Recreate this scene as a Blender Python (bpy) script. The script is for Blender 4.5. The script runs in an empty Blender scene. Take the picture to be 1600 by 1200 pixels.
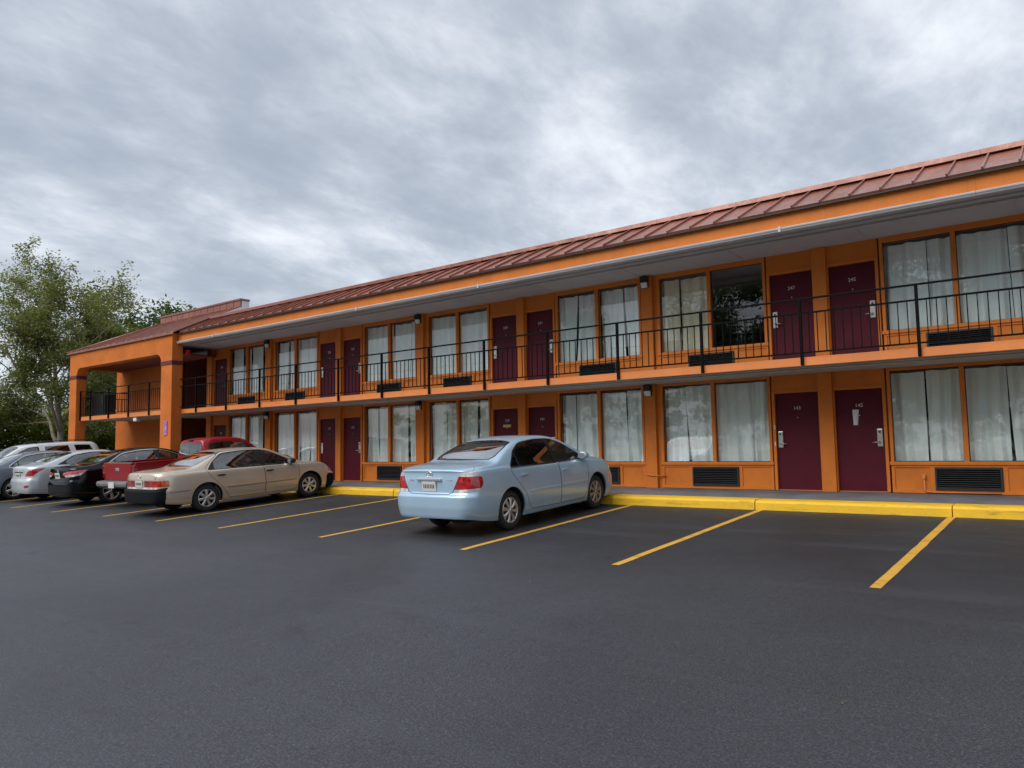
import bpy, bmesh, math, random
import numpy as np
from mathutils import Vector, Matrix
from mathutils.geometry import delaunay_2d_cdt

scene = bpy.context.scene
COL = scene.collection
R = math.radians

# ------------------------------------------------------------------ camera
CAM_LOC = Vector((0.0, -15.7, 0.9824))
CAM_YAW, CAM_PITCH, CAM_ROLL, CAM_F = R(37.729), R(4.7185), R(-0.9938), 1181.92
_f = Vector((-math.sin(CAM_YAW), math.cos(CAM_YAW), 0)); _r = Vector((math.cos(CAM_YAW), math.sin(CAM_YAW), 0)); _u = Vector((0, 0, 1))
_F = _f * math.cos(CAM_PITCH) + _u * math.sin(CAM_PITCH)
_U = _u * math.cos(CAM_PITCH) - _f * math.sin(CAM_PITCH)
_R2 = _r * math.cos(CAM_ROLL) + _U * math.sin(CAM_ROLL)
_U2 = _U * math.cos(CAM_ROLL) - _r * math.sin(CAM_ROLL)
cam_data = bpy.data.cameras.new('camera')
cam_data.sensor_fit = 'HORIZONTAL'; cam_data.sensor_width = 36.0
cam_data.lens = 36.0 * CAM_F / 1600.0
cam_data.clip_start = 0.1; cam_data.clip_end = 3000
cam = bpy.data.objects.new('camera', cam_data); COL.objects.link(cam)
cam.matrix_world = Matrix(((_R2.x, _U2.x, -_F.x, CAM_LOC.x), (_R2.y, _U2.y, -_F.y, CAM_LOC.y), (_R2.z, _U2.z, -_F.z, CAM_LOC.z), (0, 0, 0, 1)))
scene.camera = cam

# ------------------------------------------------------------------ sky: overcast
SUN_EL, SUN_AZ = R(48), R(200)      # azimuth clockwise from +Y: behind the camera
world = bpy.data.worlds.new('World'); scene.world = world; world.use_nodes = True
wt = world.node_tree; wt.nodes.clear()
def wn(kind, **kw):
    n = wt.nodes.new(kind)
    for k, v in kw.items(): setattr(n, k, v)
    return n
def wmath(op, a, b=None, c=None):
    n = wn('ShaderNodeMath', operation=op)
    for i, q in enumerate((a, b, c)):
        if q is None: continue
        if isinstance(q, (int, float)): n.inputs[i].default_value = q
        else: wt.links.new(q, n.inputs[i])
    return n.outputs[0]
tc = wn('ShaderNodeTexCoord'); sep = wn('ShaderNodeSeparateXYZ'); wt.links.new(tc.outputs['Generated'], sep.inputs[0])
zc = wmath('MAXIMUM', sep.outputs[2], 0.0)
den = wmath('ADD', zc, 0.24)
comb = wn('ShaderNodeCombineXYZ')
wt.links.new(wmath('DIVIDE', sep.outputs[0], den), comb.inputs[0])
wt.links.new(wmath('DIVIDE', sep.outputs[1], den), comb.inputs[1])
def wnoise(scale, detail, rough, off, dist=0.0, stretch=(1, 1, 1), rot=0.0):
    mp = wn('ShaderNodeMapping'); mp.inputs['Location'].default_value = off; mp.inputs['Scale'].default_value = stretch
    mp.inputs['Rotation'].default_value = (0, 0, rot)
    wt.links.new(comb.outputs[0], mp.inputs[0])
    n = wn('ShaderNodeTexNoise'); n.inputs['Scale'].default_value = scale; n.inputs['Detail'].default_value = detail
    n.inputs['Roughness'].default_value = rough; n.inputs['Distortion'].default_value = dist
    wt.links.new(mp.outputs[0], n.inputs['Vector'])
    return n.outputs['Fac']
big = wnoise(0.6, 3, 0.5, (3.1, 1.7, 0), 0.0)
mid = wnoise(2.1, 5, 0.50, (0.9, 5.2, 1), 0.12, (1.0, 0.85, 1), R(40))
fine = wnoise(6.5, 8, 0.62, (7.4, 2.2, 2), 0.15, (1.0, 0.65, 1), R(40))
mixv = wmath('ADD', wmath('MULTIPLY', big, 0.36), wmath('ADD', wmath('MULTIPLY', mid, 0.64), wmath('MULTIPLY', fine, 0.48)))
ramp = wn('ShaderNodeValToRGB'); wt.links.new(wmath('MULTIPLY', mixv, 0.68), ramp.inputs[0])
cr = ramp.color_ramp; cr.interpolation = 'B_SPLINE'
cr.elements[0].position = 0.36; cr.elements[0].color = (0.20, 0.226, 0.268, 1)
cr.elements[1].position = 0.65; cr.elements[1].color = (0.55, 0.565, 0.585, 1)
e = cr.elements.new(0.46); e.color = (0.25, 0.275, 0.317, 1)
e = cr.elements.new(0.55); e.color = (0.375, 0.40, 0.437, 1)
sky = wn('ShaderNodeTexSky', sky_type='NISHITA'); sky.sun_disc = False
sky.sun_elevation = SUN_EL; sky.sun_rotation = SUN_AZ
bg1 = wn('ShaderNodeBackground'); bg1.inputs['Strength'].default_value = 0.08; wt.links.new(sky.outputs[0], bg1.inputs['Color'])
bg2 = wn('ShaderNodeBackground'); bg2.inputs['Strength'].default_value = 1.0; wt.links.new(ramp.outputs[0], bg2.inputs['Color'])
mixs = wn('ShaderNodeMixShader'); mixs.inputs[0].default_value = 0.9
wt.links.new(bg1.outputs[0], mixs.inputs[1]); wt.links.new(bg2.outputs[0], mixs.inputs[2])
wo = wn('ShaderNodeOutputWorld'); wt.links.new(mixs.outputs[0], wo.inputs[0])

# ------------------------------------------------------------------ sun behind the cloud
sd = bpy.data.lights.new('sun', 'SUN'); sd.energy = 1.5; sd.angle = R(50); sd.color = (1.0, 0.965, 0.92)
sun = bpy.data.objects.new('sun', sd); COL.objects.link(sun)
_sdir = Vector((math.sin(SUN_AZ) * math.cos(SUN_EL), math.cos(SUN_AZ) * math.cos(SUN_EL), math.sin(SUN_EL)))
sun.rotation_euler = _sdir.to_track_quat('Z', 'Y').to_euler()
sun.location = _sdir * 60

vs = scene.view_settings
vs.view_transform = 'Standard'; vs.look = 'None'; vs.exposure = 1.02; vs.gamma = 1.0; vs.use_curve_mapping = False

# ------------------------------------------------------------------ materials
MATS = {}
def nodemat(name):
    m = bpy.data.materials.new(name); m.use_nodes = True
    nt = m.node_tree; b = nt.nodes['Principled BSDF']
    MATS[name] = m
    return m, nt, b
def _noise(nt, scale, detail=4, rough=0.55, vec=None, dist=0):
    n = nt.nodes.new('ShaderNodeTexNoise'); n.inputs['Scale'].default_value = scale
    n.inputs['Detail'].default_value = detail; n.inputs['Roughness'].default_value = rough; n.inputs['Distortion'].default_value = dist
    if vec is not None: nt.links.new(vec, n.inputs['Vector'])
    return n.outputs['Fac']
def _ramp(nt, fac, stops):
    r = nt.nodes.new('ShaderNodeValToRGB'); nt.links.new(fac, r.inputs[0])
    el = r.color_ramp.elements
    while len(el) < len(stops): el.new(0.5)
    for e, (p, c) in zip(el, stops): e.position = p; e.color = (*c[:3], 1)
    return r.outputs[0]
def _mix(nt, fac, a, b, mode='MIX'):
    m = nt.nodes.new('ShaderNodeMix'); m.data_type = 'RGBA'; m.blend_type = mode
    for s, v in ((0, fac), (6, a), (7, b)):
        if isinstance(v, (int, float)): m.inputs[s].default_value = v
        elif isinstance(v, tuple): m.inputs[s].default_value = (*v[:3], 1)
        else: nt.links.new(v, m.inputs[s])
    return m.outputs[2]
def _bump(nt, b, fac, strength, dist=0.02):
    n = nt.nodes.new('ShaderNodeBump'); n.inputs['Strength'].default_value = strength; n.inputs['Distance'].default_value = dist
    nt.links.new(fac, n.inputs['Height']); nt.links.new(n.outputs[0], b.inputs['Normal'])
def _pos(nt):
    g = nt.nodes.new('ShaderNodeNewGeometry'); return g.outputs['Position']
def _obj(nt):
    g = nt.nodes.new('ShaderNodeTexCoord'); return g.outputs['Object']
def paint(name, col, rough=0.5, var=0.12, vscale=2.0, dirt=0.0, dirtcol=(0.12, 0.08, 0.05), bump=0.0, bscale=60, metal=0.0, coat=0.0, spec=0.5):
    """painted / plain surface with uneven colour, dirt patches and fine relief, in world position"""
    m, nt, b = nodemat(name)
    p = _pos(nt)
    lo = tuple(c * (1 - var) for c in col); hi = tuple(min(1, c * (1 + var)) for c in col)
    c = _ramp(nt, _noise(nt, vscale, 6, 0.6, p), [(0.3, lo), (0.7, hi)])
    if dirt > 0:
        f = _ramp(nt, _noise(nt, vscale * 1.7, 8, 0.7, p, 0.4), [(0.52, (0, 0, 0)), (0.75, (dirt,) * 3)])
        c = _mix(nt, f, c, dirtcol)
        mps = nt.nodes.new('ShaderNodeMapping'); mps.inputs['Scale'].default_value = (9, 9, 0.8); nt.links.new(p, mps.inputs[0])
        f2 = _ramp(nt, _noise(nt, 1.0, 6, 0.7, mps.outputs[0], 0.2), [(0.55, (0, 0, 0)), (0.78, (dirt * 0.9,) * 3)])
        c = _mix(nt, f2, c, dirtcol)
    nt.links.new(c, b.inputs['Base Color'])
    b.inputs['Roughness'].default_value = rough; b.inputs['Metallic'].default_value = metal
    b.inputs['Specular IOR Level'].default_value = spec; b.inputs['Coat Weight'].default_value = coat
    if bump > 0: _bump(nt, b, _noise(nt, bscale, 5, 0.6, p), bump)
    return m
OR = (0.61, 0.170, 0.017)
paint('stucco', (0.55, 0.155, 0.030), 0.85, 0.14, 1.3, 0.30, (0.28, 0.09, 0.035), 0.6, 45, spec=0.2)
paint('orange', OR, 0.55, 0.12, 1.6, 0.38, (0.32, 0.095, 0.02), 0.12, 70, spec=0.35)
paint('orange_trim', (0.64, 0.182, 0.021), 0.5, 0.11, 2.2, 0.32, (0.34, 0.105, 0.025), 0.08, 70, spec=0.35)
paint('edge_orange', (0.67, 0.21, 0.05), 0.55, 0.12, 1.1, 0.35, (0.42, 0.16, 0.07), 0.1, 50)
paint('maroon', (0.085, 0.006, 0.016), 0.5, 0.12, 3.0, 0.1, (0.09, 0.02, 0.02), 0.03, 90, spec=0.2)
paint('band', (0.12, 0.012, 0.022), 0.7, 0.12, 3.0, 0.0, bump=0.2)
paint('passage_wall', (0.16, 0.032, 0.016), 0.85, 0.2, 1.3, bump=0.3, bscale=45)  # orange stucco with the breezeway's shade put into a darker base colour
paint('soffit', (0.44, 0.425, 0.43), 0.85, 0.07, 0.9, 0.3, (0.30, 0.28, 0.27), 0.12, 30, spec=0.2)
paint('gutter', (0.47, 0.48, 0.505), 0.42, 0.08, 1.5, 0.5, (0.40, 0.38, 0.37))
paint('white_metal', (0.72, 0.73, 0.75), 0.45, 0.06, 1.5, 0.25, (0.45, 0.42, 0.40))
paint('conduit', (0.42, 0.41, 0.40), 0.6, 0.10, 2.0, 0.2)
paint('rail_black', (0.003, 0.003, 0.0035), 0.5, 0.2, 4.0, 0.1, (0.015, 0.011, 0.01), spec=0.08)
paint('black_plastic', (0.012, 0.0125, 0.014), 0.45, 0.2, 6.0)
paint('grille', (0.018, 0.019, 0.022), 0.5, 0.2, 5.0, 0.35, (0.06, 0.055, 0.05))
paint('steel', (0.55, 0.54, 0.51), 0.32, 0.08, 8.0, metal=0.9)
paint('interior_dark', (0.035, 0.033, 0.03), 0.9, 0.2, 1.0)
paint('numeral', (0.62, 0.60, 0.52), 0.4, 0.05, 9.0)
paint('paper', (0.72, 0.74, 0.80), 0.8, 0.05, 20.0)
paint('brass', (0.50, 0.36, 0.12), 0.4, 0.1, 10.0, metal=0.5)
paint('lamp_lens', (0.72, 0.74, 0.76), 0.35, 0.05, 10.0)
paint('red_plastic', (0.55, 0.012, 0.012), 0.35, 0.05, 10.0)
paint('bark', (0.27, 0.235, 0.185), 0.9, 0.35, 5.0, 0.5, (0.10, 0.085, 0.06), 0.6, 22)
paint('rubber', (0.017, 0.017, 0.018), 0.75, 0.25, 9.0, 0.3, (0.05, 0.045, 0.04), 0.1, 80)
paint('underbody', (0.010, 0.010, 0.010), 0.9, 0.3, 5.0)
paint('trim_black', (0.012, 0.012, 0.013), 0.35, 0.15, 6.0)
paint('bumper_plastic', (0.008, 0.009, 0.011), 0.7, 0.15, 5.0, 0.15, (0.02, 0.019, 0.018), spec=0.12)
paint('seat_cloth', (0.20, 0.19, 0.18), 0.9, 0.15, 8.0)
paint('seat_dark', (0.035, 0.035, 0.037), 0.9, 0.15, 8.0)
paint('truck_bumper', (0.15, 0.15, 0.155), 0.45, 0.15, 5.0, 0.3, (0.06, 0.055, 0.05))
paint('fence_wood', (0.20, 0.09, 0.045), 0.85, 0.25, 2.0)

def alloy(name, col, rough):
    m, nt, b = nodemat(name)
    b.inputs['Base Color'].default_value = (*col, 1); b.inputs['Metallic'].default_value = 0.85; b.inputs['Roughness'].default_value = rough
    return m
alloy('alloy', (0.62, 0.62, 0.63), 0.32); alloy('alloy_dull', (0.36, 0.33, 0.30), 0.48); alloy('chrome', (0.80, 0.80, 0.81), 0.12)

def metal_roof():
    m, nt, b = nodemat('roof_metal'); p = _pos(nt)
    c = _ramp(nt, _noise(nt, 0.9, 6, 0.6, p), [(0.3, (0.20, 0.060, 0.030)), (0.7, (0.28, 0.086, 0.046))])
    info = nt.nodes.new('ShaderNodeObjectInfo')
    c = _mix(nt, 0.30, c, _ramp(nt, info.outputs['Random'], [(0, (0.16, 0.04, 0.022)), (1, (0.38, 0.13, 0.08))]))
    mps = nt.nodes.new('ShaderNodeMapping'); mps.inputs['Scale'].default_value = (7, 0.8, 0.8); nt.links.new(p, mps.inputs[0])
    st = _ramp(nt, _noise(nt, 1.3, 7, 0.7, mps.outputs[0], 0.2), [(0.5, (0, 0, 0)), (0.75, (0.55,) * 3)])
    c = _mix(nt, st, c, (0.38, 0.16, 0.105))
    nt.links.new(c, b.inputs['Base Color'])
    r = _ramp(nt, _noise(nt, 2.2, 5, 0.6, p), [(0.3, (0.22,) * 3), (0.7, (0.42,) * 3)])
    nt.links.new(r, b.inputs['Roughness']); b.inputs['Metallic'].default_value = 0.25; b.inputs['Specular IOR Level'].default_value = 0.9
    _bump(nt, b, _noise(nt, 2.6, 3, 0.5, p), 0.35, 0.05)
metal_roof()

def glass(name, tint, spec_boost=0.0, ior=1.5):
    """single-sheet glazing: fresnel-weighted mirror over tinted transparency"""
    m = bpy.data.materials.new(name); m.use_nodes = True; MATS[name] = m
    nt = m.node_tree; nt.nodes.clear()
    out = nt.nodes.new('ShaderNodeOutputMaterial'); mx = nt.nodes.new('ShaderNodeMixShader')
    tr = nt.nodes.new('ShaderNodeBsdfTransparent'); tr.inputs[0].default_value = (*tint, 1)
    gl = nt.nodes.new('ShaderNodeBsdfGlossy'); gl.inputs['Roughness'].default_value = 0.01; gl.inputs[0].default_value = (0.95, 0.96, 0.97, 1)
    fr = nt.nodes.new('ShaderNodeFresnel')
    g0 = nt.nodes.new('ShaderNodeNewGeometry'); iv = nt.nodes.new('ShaderNodeMapRange'); iv.inputs[3].default_value = ior; iv.inputs[4].default_value = 1 / ior
    nt.links.new(g0.outputs['Backfacing'], iv.inputs[0]); nt.links.new(iv.outputs[0], fr.inputs[0])   # same pane from either side
    ad = nt.nodes.new('ShaderNodeMath'); ad.operation = 'MULTIPLY_ADD'; ad.inputs[1].default_value = 1.0; ad.inputs[2].default_value = spec_boost
    bp = nt.nodes.new('ShaderNodeBump'); bp.inputs['Strength'].default_value = 0.06; bp.inputs['Distance'].default_value = 0.02
    g = nt.nodes.new('ShaderNodeNewGeometry'); nz = nt.nodes.new('ShaderNodeTexNoise'); nz.inputs['Scale'].default_value = 1.4; nz.inputs['Detail'].default_value = 2
    nt.links.new(g.outputs['Position'], nz.inputs['Vector']); nt.links.new(nz.outputs['Fac'], bp.inputs['Height'])
    nt.links.new(bp.outputs[0], gl.inputs['Normal'])
    nt.links.new(fr.outputs[0], ad.inputs[0]); nt.links.new(ad.outputs[0], mx.inputs[0])
    nt.links.new(tr.outputs[0], mx.inputs[1]); nt.links.new(gl.outputs[0], mx.inputs[2]); nt.links.new(mx.outputs[0], out.inputs[0])
    return m
glass('window_glass', (0.97, 1.0, 0.99), 0.06, 1.52)
glass('car_glass', (0.45, 0.53, 0.50), 0.14, 1.5)
glass('screen_glass', (0.55, 0.63, 0.60), 0.52, 1.5)
glass('car_glass_dark', (0.20, 0.23, 0.22), 0.08, 1.5)

def curtain_mat(name, a, b2):
    m, nt, b = nodemat(name); p = _pos(nt)
    c = _ramp(nt, _noise(nt, 1.5, 5, 0.6, p), [(0.3, a), (0.7, b2)])
    nt.links.new(c, b.inputs['Base Color']); b.inputs['Roughness'].default_value = 0.95; b.inputs['Specular IOR Level'].default_value = 0.1
    _bump(nt, b, _noise(nt, 14, 4, 0.6, p), 0.25, 0.02)
curtain_mat('curtain', (0.78, 0.87, 0.87), (0.86, 0.94, 0.94)); curtain_mat('curtain_cream', (0.72, 0.69, 0.53), (0.82, 0.78, 0.62))

def asphalt():
    m, nt, b = nodemat('asphalt'); p = _pos(nt)
    big = _ramp(nt, _noise(nt, 0.22, 6, 0.62, p, 0.6), [(0.32, (0.020, 0.0225, 0.029)), (0.68, (0.033, 0.036, 0.044))])
    # asphalt colour darker across the parking bays, with an uneven edge
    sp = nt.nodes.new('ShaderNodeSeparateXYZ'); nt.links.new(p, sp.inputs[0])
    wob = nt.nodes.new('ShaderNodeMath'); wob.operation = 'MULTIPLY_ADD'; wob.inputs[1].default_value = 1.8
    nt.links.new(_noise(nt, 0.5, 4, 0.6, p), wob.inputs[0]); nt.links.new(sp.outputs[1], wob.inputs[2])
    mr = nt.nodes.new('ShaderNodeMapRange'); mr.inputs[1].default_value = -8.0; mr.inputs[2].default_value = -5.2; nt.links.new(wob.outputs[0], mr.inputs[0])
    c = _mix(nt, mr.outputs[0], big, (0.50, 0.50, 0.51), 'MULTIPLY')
    sm = _noise(nt, 60, 5, 0.75, p)
    c = _mix(nt, 0.85, c, _ramp(nt, sm, [(0.30, (0.12, 0.12, 0.13)), (0.46, (0.75, 0.75, 0.77)), (0.57, (1.6, 1.6, 1.65)), (0.66, (3.6, 3.6, 3.7))]), 'MULTIPLY')
    vor = nt.nodes.new('ShaderNodeTexVoronoi'); vor.inputs['Scale'].default_value = 38; nt.links.new(p, vor.inputs['Vector'])
    spk = _ramp(nt, vor.outputs['Distance'], [(0.05, (1, 1, 1)), (0.12, (0, 0, 0))])
    wn_ = nt.nodes.new('ShaderNodeTexWhiteNoise'); nt.links.new(vor.outputs['Position'], wn_.inputs['Vector'])
    sel = _ramp(nt, wn_.outputs['Value'], [(0.93, (0, 0, 0)), (0.97, (1, 1, 1))])
    c = _mix(nt, _mix(nt, 1.0, spk, sel, 'MULTIPLY'), c, (0.24, 0.23, 0.21))
    # hairline cracks
    vc = nt.nodes.new('ShaderNodeTexVoronoi'); vc.feature = 'DISTANCE_TO_EDGE'; vc.inputs['Scale'].default_value = 0.33
    nd = nt.nodes.new('ShaderNodeVectorMath'); nd.operation = 'ADD'
    nz = nt.nodes.new('ShaderNodeTexNoise'); nz.inputs['Scale'].default_value = 1.6; nz.inputs['Detail'].default_value = 6; nt.links.new(p, nz.inputs['Vector'])
    sc_ = nt.nodes.new('ShaderNodeVectorMath'); sc_.operation = 'SCALE'; sc_.inputs['Scale'].default_value = 1.6; nt.links.new(nz.outputs['Color'], sc_.inputs[0])
    nt.links.new(p, nd.inputs[0]); nt.links.new(sc_.outputs[0], nd.inputs[1]); nt.links.new(nd.outputs[0], vc.inputs['Vector'])
    crk = _ramp(nt, vc.outputs['Distance'], [(0.0, (0.6, 0.6, 0.6)), (0.004, (0, 0, 0))])
    gate = _ramp(nt, _noise(nt, 0.35, 3, 0.5, p), [(0.52, (0, 0, 0)), (0.62, (1, 1, 1))])
    c = _mix(nt, _mix(nt, 1.0, crk, gate, 'MULTIPLY'), c, (0.02, 0.02, 0.022))
    # oil drips and tyre wear
    oil = _ramp(nt, _noise(nt, 1.7, 4, 0.55, p, 0.3), [(0.63, (0, 0, 0)), (0.74, (0.7,) * 3)])
    c = _mix(nt, oil, c, (0.016, 0.016, 0.018))
    mpt = nt.nodes.new('ShaderNodeMapping'); mpt.inputs['Scale'].default_value = (0.16, 1.5, 1); nt.links.new(p, mpt.inputs[0])
    tw = _ramp(nt, _noise(nt, 1.1, 5, 0.6, mpt.outputs[0], 0.25), [(0.56, (0, 0, 0)), (0.72, (0.35,) * 3)])
    c = _mix(nt, tw, c, (0.052, 0.057, 0.070))
    nt.links.new(c, b.inputs['Base Color'])
    r = _ramp(nt, _noise(nt, 0.6, 5, 0.6, p), [(0.3, (0.45,) * 3), (0.7, (0.66,) * 3)]); nt.links.new(r, b.inputs['Roughness'])
    b.inputs['Specular IOR Level'].default_value = 0.7
    _bump(nt, b, sm, 0.7, 0.014)
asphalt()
def road_paint(name, col, under, wear):
    m, nt, b = nodemat(name); p = _pos(nt)
    c = _ramp(nt, _noise(nt, 3.0, 6, 0.6, p), [(0.3, tuple(q * 0.86 for q in col)), (0.7, col)])
    w = _ramp(nt, _noise(nt, 26, 6, 0.75, p, 0.3), [(0.56, (0, 0, 0)), (0.72, (wear,) * 3)])
    c = _mix(nt, w, c, under)
    mps = nt.nodes.new('ShaderNodeMapping'); mps.inputs['Scale'].default_value = (0.9, 4, 9); nt.links.new(p, mps.inputs[0])
    sc2 = _ramp(nt, _noise(nt, 1.6, 8, 0.72, mps.outputs[0], 0.3), [(0.55, (0, 0, 0)), (0.72, (wear,) * 3)])
    c = _mix(nt, sc2, c, tuple(q * 0.45 for q in under))
    nt.links.new(c, b.inputs['Base Color']); b.inputs['Roughness'].default_value = 0.6
    _bump(nt, b, _noise(nt, 75, 4, 0.7, p), 0.4, 0.01)
road_paint('line_paint', (0.66, 0.36, 0.045), (0.09, 0.075, 0.05), 0.75)
road_paint('kerb_paint', (0.80, 0.475, 0.012), (0.34, 0.22, 0.07), 0.8)
def walk():
    m, nt, b = nodemat('walkway'); p = _pos(nt)
    c = _ramp(nt, _noise(nt, 1.1, 8, 0.65, p, 0.4), [(0.3, (0.085, 0.088, 0.098)), (0.7, (0.17, 0.17, 0.185))])
    st = _ramp(nt, _noise(nt, 4.0, 6, 0.7, p, 0.5), [(0.56, (0, 0, 0)), (0.75, (0.6,) * 3)])
    c = _mix(nt, st, c, (0.05, 0.05, 0.055)); nt.links.new(c, b.inputs['Base Color']); b.inputs['Roughness'].default_value = 0.7
    _bump(nt, b, _noise(nt, 50, 5, 0.6, p), 0.25, 0.01)
walk()
def grass_ground():
    m, nt, b = nodemat('soil'); p = _pos(nt)
    c = _ramp(nt, _noise(nt, 0.6, 8, 0.65, p), [(0.3, (0.03, 0.045, 0.012)), (0.7, (0.07, 0.085, 0.028))])
    nt.links.new(c, b.inputs['Base Color']); b.inputs['Roughness'].default_value = 0.95; _bump(nt, b, _noise(nt, 12, 6, 0.7, p), 0.8, 0.05)
grass_ground()
def leaf_mat(name, a, b2, c2, trans=0.35):
    m = bpy.data.materials.new(name); m.use_nodes = True; MATS[name] = m
    nt = m.node_tree; b = nt.nodes['Principled BSDF']; out = nt.nodes['Material Output']
    g = nt.nodes.new('ShaderNodeNewGeometry')
    col = _ramp(nt, g.outputs['Random Per Island'], [(0.0, a), (0.55, b2), (1.0, c2)])
    big = _ramp(nt, _noise(nt, 0.7, 3, 0.5, g.outputs['Position']), [(0.3, (0.7, 0.7, 0.7)), (0.7, (1.25, 1.25, 1.2))])
    col = _mix(nt, 1.0, col, big, 'MULTIPLY')
    nt.links.new(col, b.inputs['Base Color']); b.inputs['Roughness'].default_value = 0.55; b.inputs['Specular IOR Level'].default_value = 0.35
    tl = nt.nodes.new('ShaderNodeBsdfTranslucent'); nt.links.new(_mix(nt, 1.0, col, (1.1, 1.2, 0.55), 'MULTIPLY'), tl.inputs[0])
    mx = nt.nodes.new('ShaderNodeMixShader'); mx.inputs[0].default_value = trans
    nt.links.new(b.outputs[0], mx.inputs[1]); nt.links.new(tl.outputs[0], mx.inputs[2]); nt.links.new(mx.outputs[0], out.inputs[0])
leaf_mat('leaf_olive', (0.125, 0.15, 0.042), (0.195, 0.215, 0.07), (0.32, 0.32, 0.15), 0.42)
leaf_mat('leaf_green', (0.045, 0.085, 0.018), (0.08, 0.13, 0.03), (0.13, 0.175, 0.05))
leaf_mat('leaf_shrub', (0.05, 0.09, 0.014), (0.13, 0.175, 0.028), (0.30, 0.29, 0.055), 0.48)
leaf_mat('leaf_fallen', (0.22, 0.09, 0.02), (0.34, 0.16, 0.03), (0.40, 0.25, 0.06), 0.1)

def carpaint(name, col, metal=0.35, rough=0.38, dust=0.25, coat=0.8, spec=0.5):
    m, nt, b = nodemat(name); p = _obj(nt)
    c = _ramp(nt, _noise(nt, 1.8, 5, 0.6, p), [(0.3, tuple(q * 0.94 for q in col)), (0.7, tuple(min(1, q * 1.05) for q in col))])
    # road dust along the sills
    sp = nt.nodes.new('ShaderNodeSeparateXYZ'); nt.links.new(p, sp.inputs[0])
    mr = nt.nodes.new('ShaderNodeMapRange'); mr.inputs[1].default_value = 0.55; mr.inputs[2].default_value = 0.2; mr.inputs[3].default_value = 0.0; mr.inputs[4].default_value = dust
    nt.links.new(sp.outputs[2], mr.inputs[0])
    f = nt.nodes.new('ShaderNodeMath'); f.operation = 'MULTIPLY'; nt.links.new(mr.outputs[0], f.inputs[0]); nt.links.new(_noise(nt, 6, 6, 0.7, p), f.inputs[1])
    c = _mix(nt, f.outputs[0], c, (0.20, 0.17, 0.13))
    nt.links.new(c, b.inputs['Base Color']); b.inputs['Metallic'].default_value = metal; b.inputs['Roughness'].default_value = rough
    b.inputs['Coat Weight'].default_value = coat; b.inputs['Coat Roughness'].default_value = 0.06; b.inputs['Specular IOR Level'].default_value = spec
carpaint('paint_blue', (0.39, 0.55, 0.69), 0.3, 0.32); carpaint('paint_gold', (0.62, 0.53, 0.43), 0.5, 0.34); carpaint('paint_black', (0.0025, 0.003, 0.004), 0.0, 0.35, 0.0, 0.7, 0.0)
carpaint('paint_silver', (0.56, 0.60, 0.63), 0.45); carpaint('paint_grey', (0.13, 0.16, 0.20), 0.4); carpaint('paint_red', (0.27, 0.006, 0.011), 0.1, 0.4, 0.1, 0.6, 0.15); carpaint('paint_white', (0.72, 0.74, 0.76), 0.1)
def lens(name, col, rough=0.12):
    m, nt, b = nodemat(name); p = _obj(nt)
    w = nt.nodes.new('ShaderNodeTexVoronoi'); w.inputs['Scale'].default_value = 9; nt.links.new(p, w.inputs['Vector'])
    c = _ramp(nt, w.outputs['Distance'], [(0.0, tuple(min(1, q * 1.6) for q in col)), (0.6, tuple(q * 0.7 for q in col))])
    nt.links.new(c, b.inputs['Base Color']); b.inputs['Roughness'].default_value = rough; b.inputs['Coat Weight'].default_value = 1.0; b.inputs['Coat Roughness'].default_value = 0.03
lens('lens_red', (0.42, 0.008, 0.010)); lens('lens_darkred', (0.24, 0.006, 0.012)); lens('lens_clear', (0.62, 0.60, 0.60)); lens('lens_amber', (0.60, 0.10, 0.01)); lens('lens_pink', (0.60, 0.10, 0.13))

def plate_mat():
    m, nt, b = nodemat('plate'); p = _obj(nt)
    b.inputs['Base Color'].default_value = (0.62, 0.62, 0.60, 1); b.inputs['Roughness'].default_value = 0.45
plate_mat()

def sign_mat():
    m, nt, b = nodemat('sign_print'); p = _obj(nt)
    mp = nt.nodes.new('ShaderNodeMapping'); mp.inputs['Scale'].default_value = (9, 1, 13); nt.links.new(p, mp.inputs[0])
    v = nt.nodes.new('ShaderNodeTexVoronoi'); v.inputs['Scale'].default_value = 1.6; nt.links.new(mp.outputs[0], v.inputs['Vector'])
    c = _ramp(nt, v.outputs['Distance'], [(0.22, (0.75, 0.72, 0.80)), (0.34, (0.20, 0.12, 0.42)), (0.55, (0.30, 0.15, 0.45))])
    sp = nt.nodes.new('ShaderNodeSeparateXYZ'); nt.links.new(p, sp.inputs[0])
    ed = nt.nodes.new('ShaderNodeMath'); ed.operation = 'GREATER_THAN'; ed.inputs[1].default_value = 0.085; nt.links.new(sp.outputs[0], ed.inputs[0])
    c = _mix(nt, ed.outputs[0], c, (0.55, 0.05, 0.07)); nt.links.new(c, b.inputs['Base Color']); b.inputs['Roughness'].default_value = 0.4
sign_mat()

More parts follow.
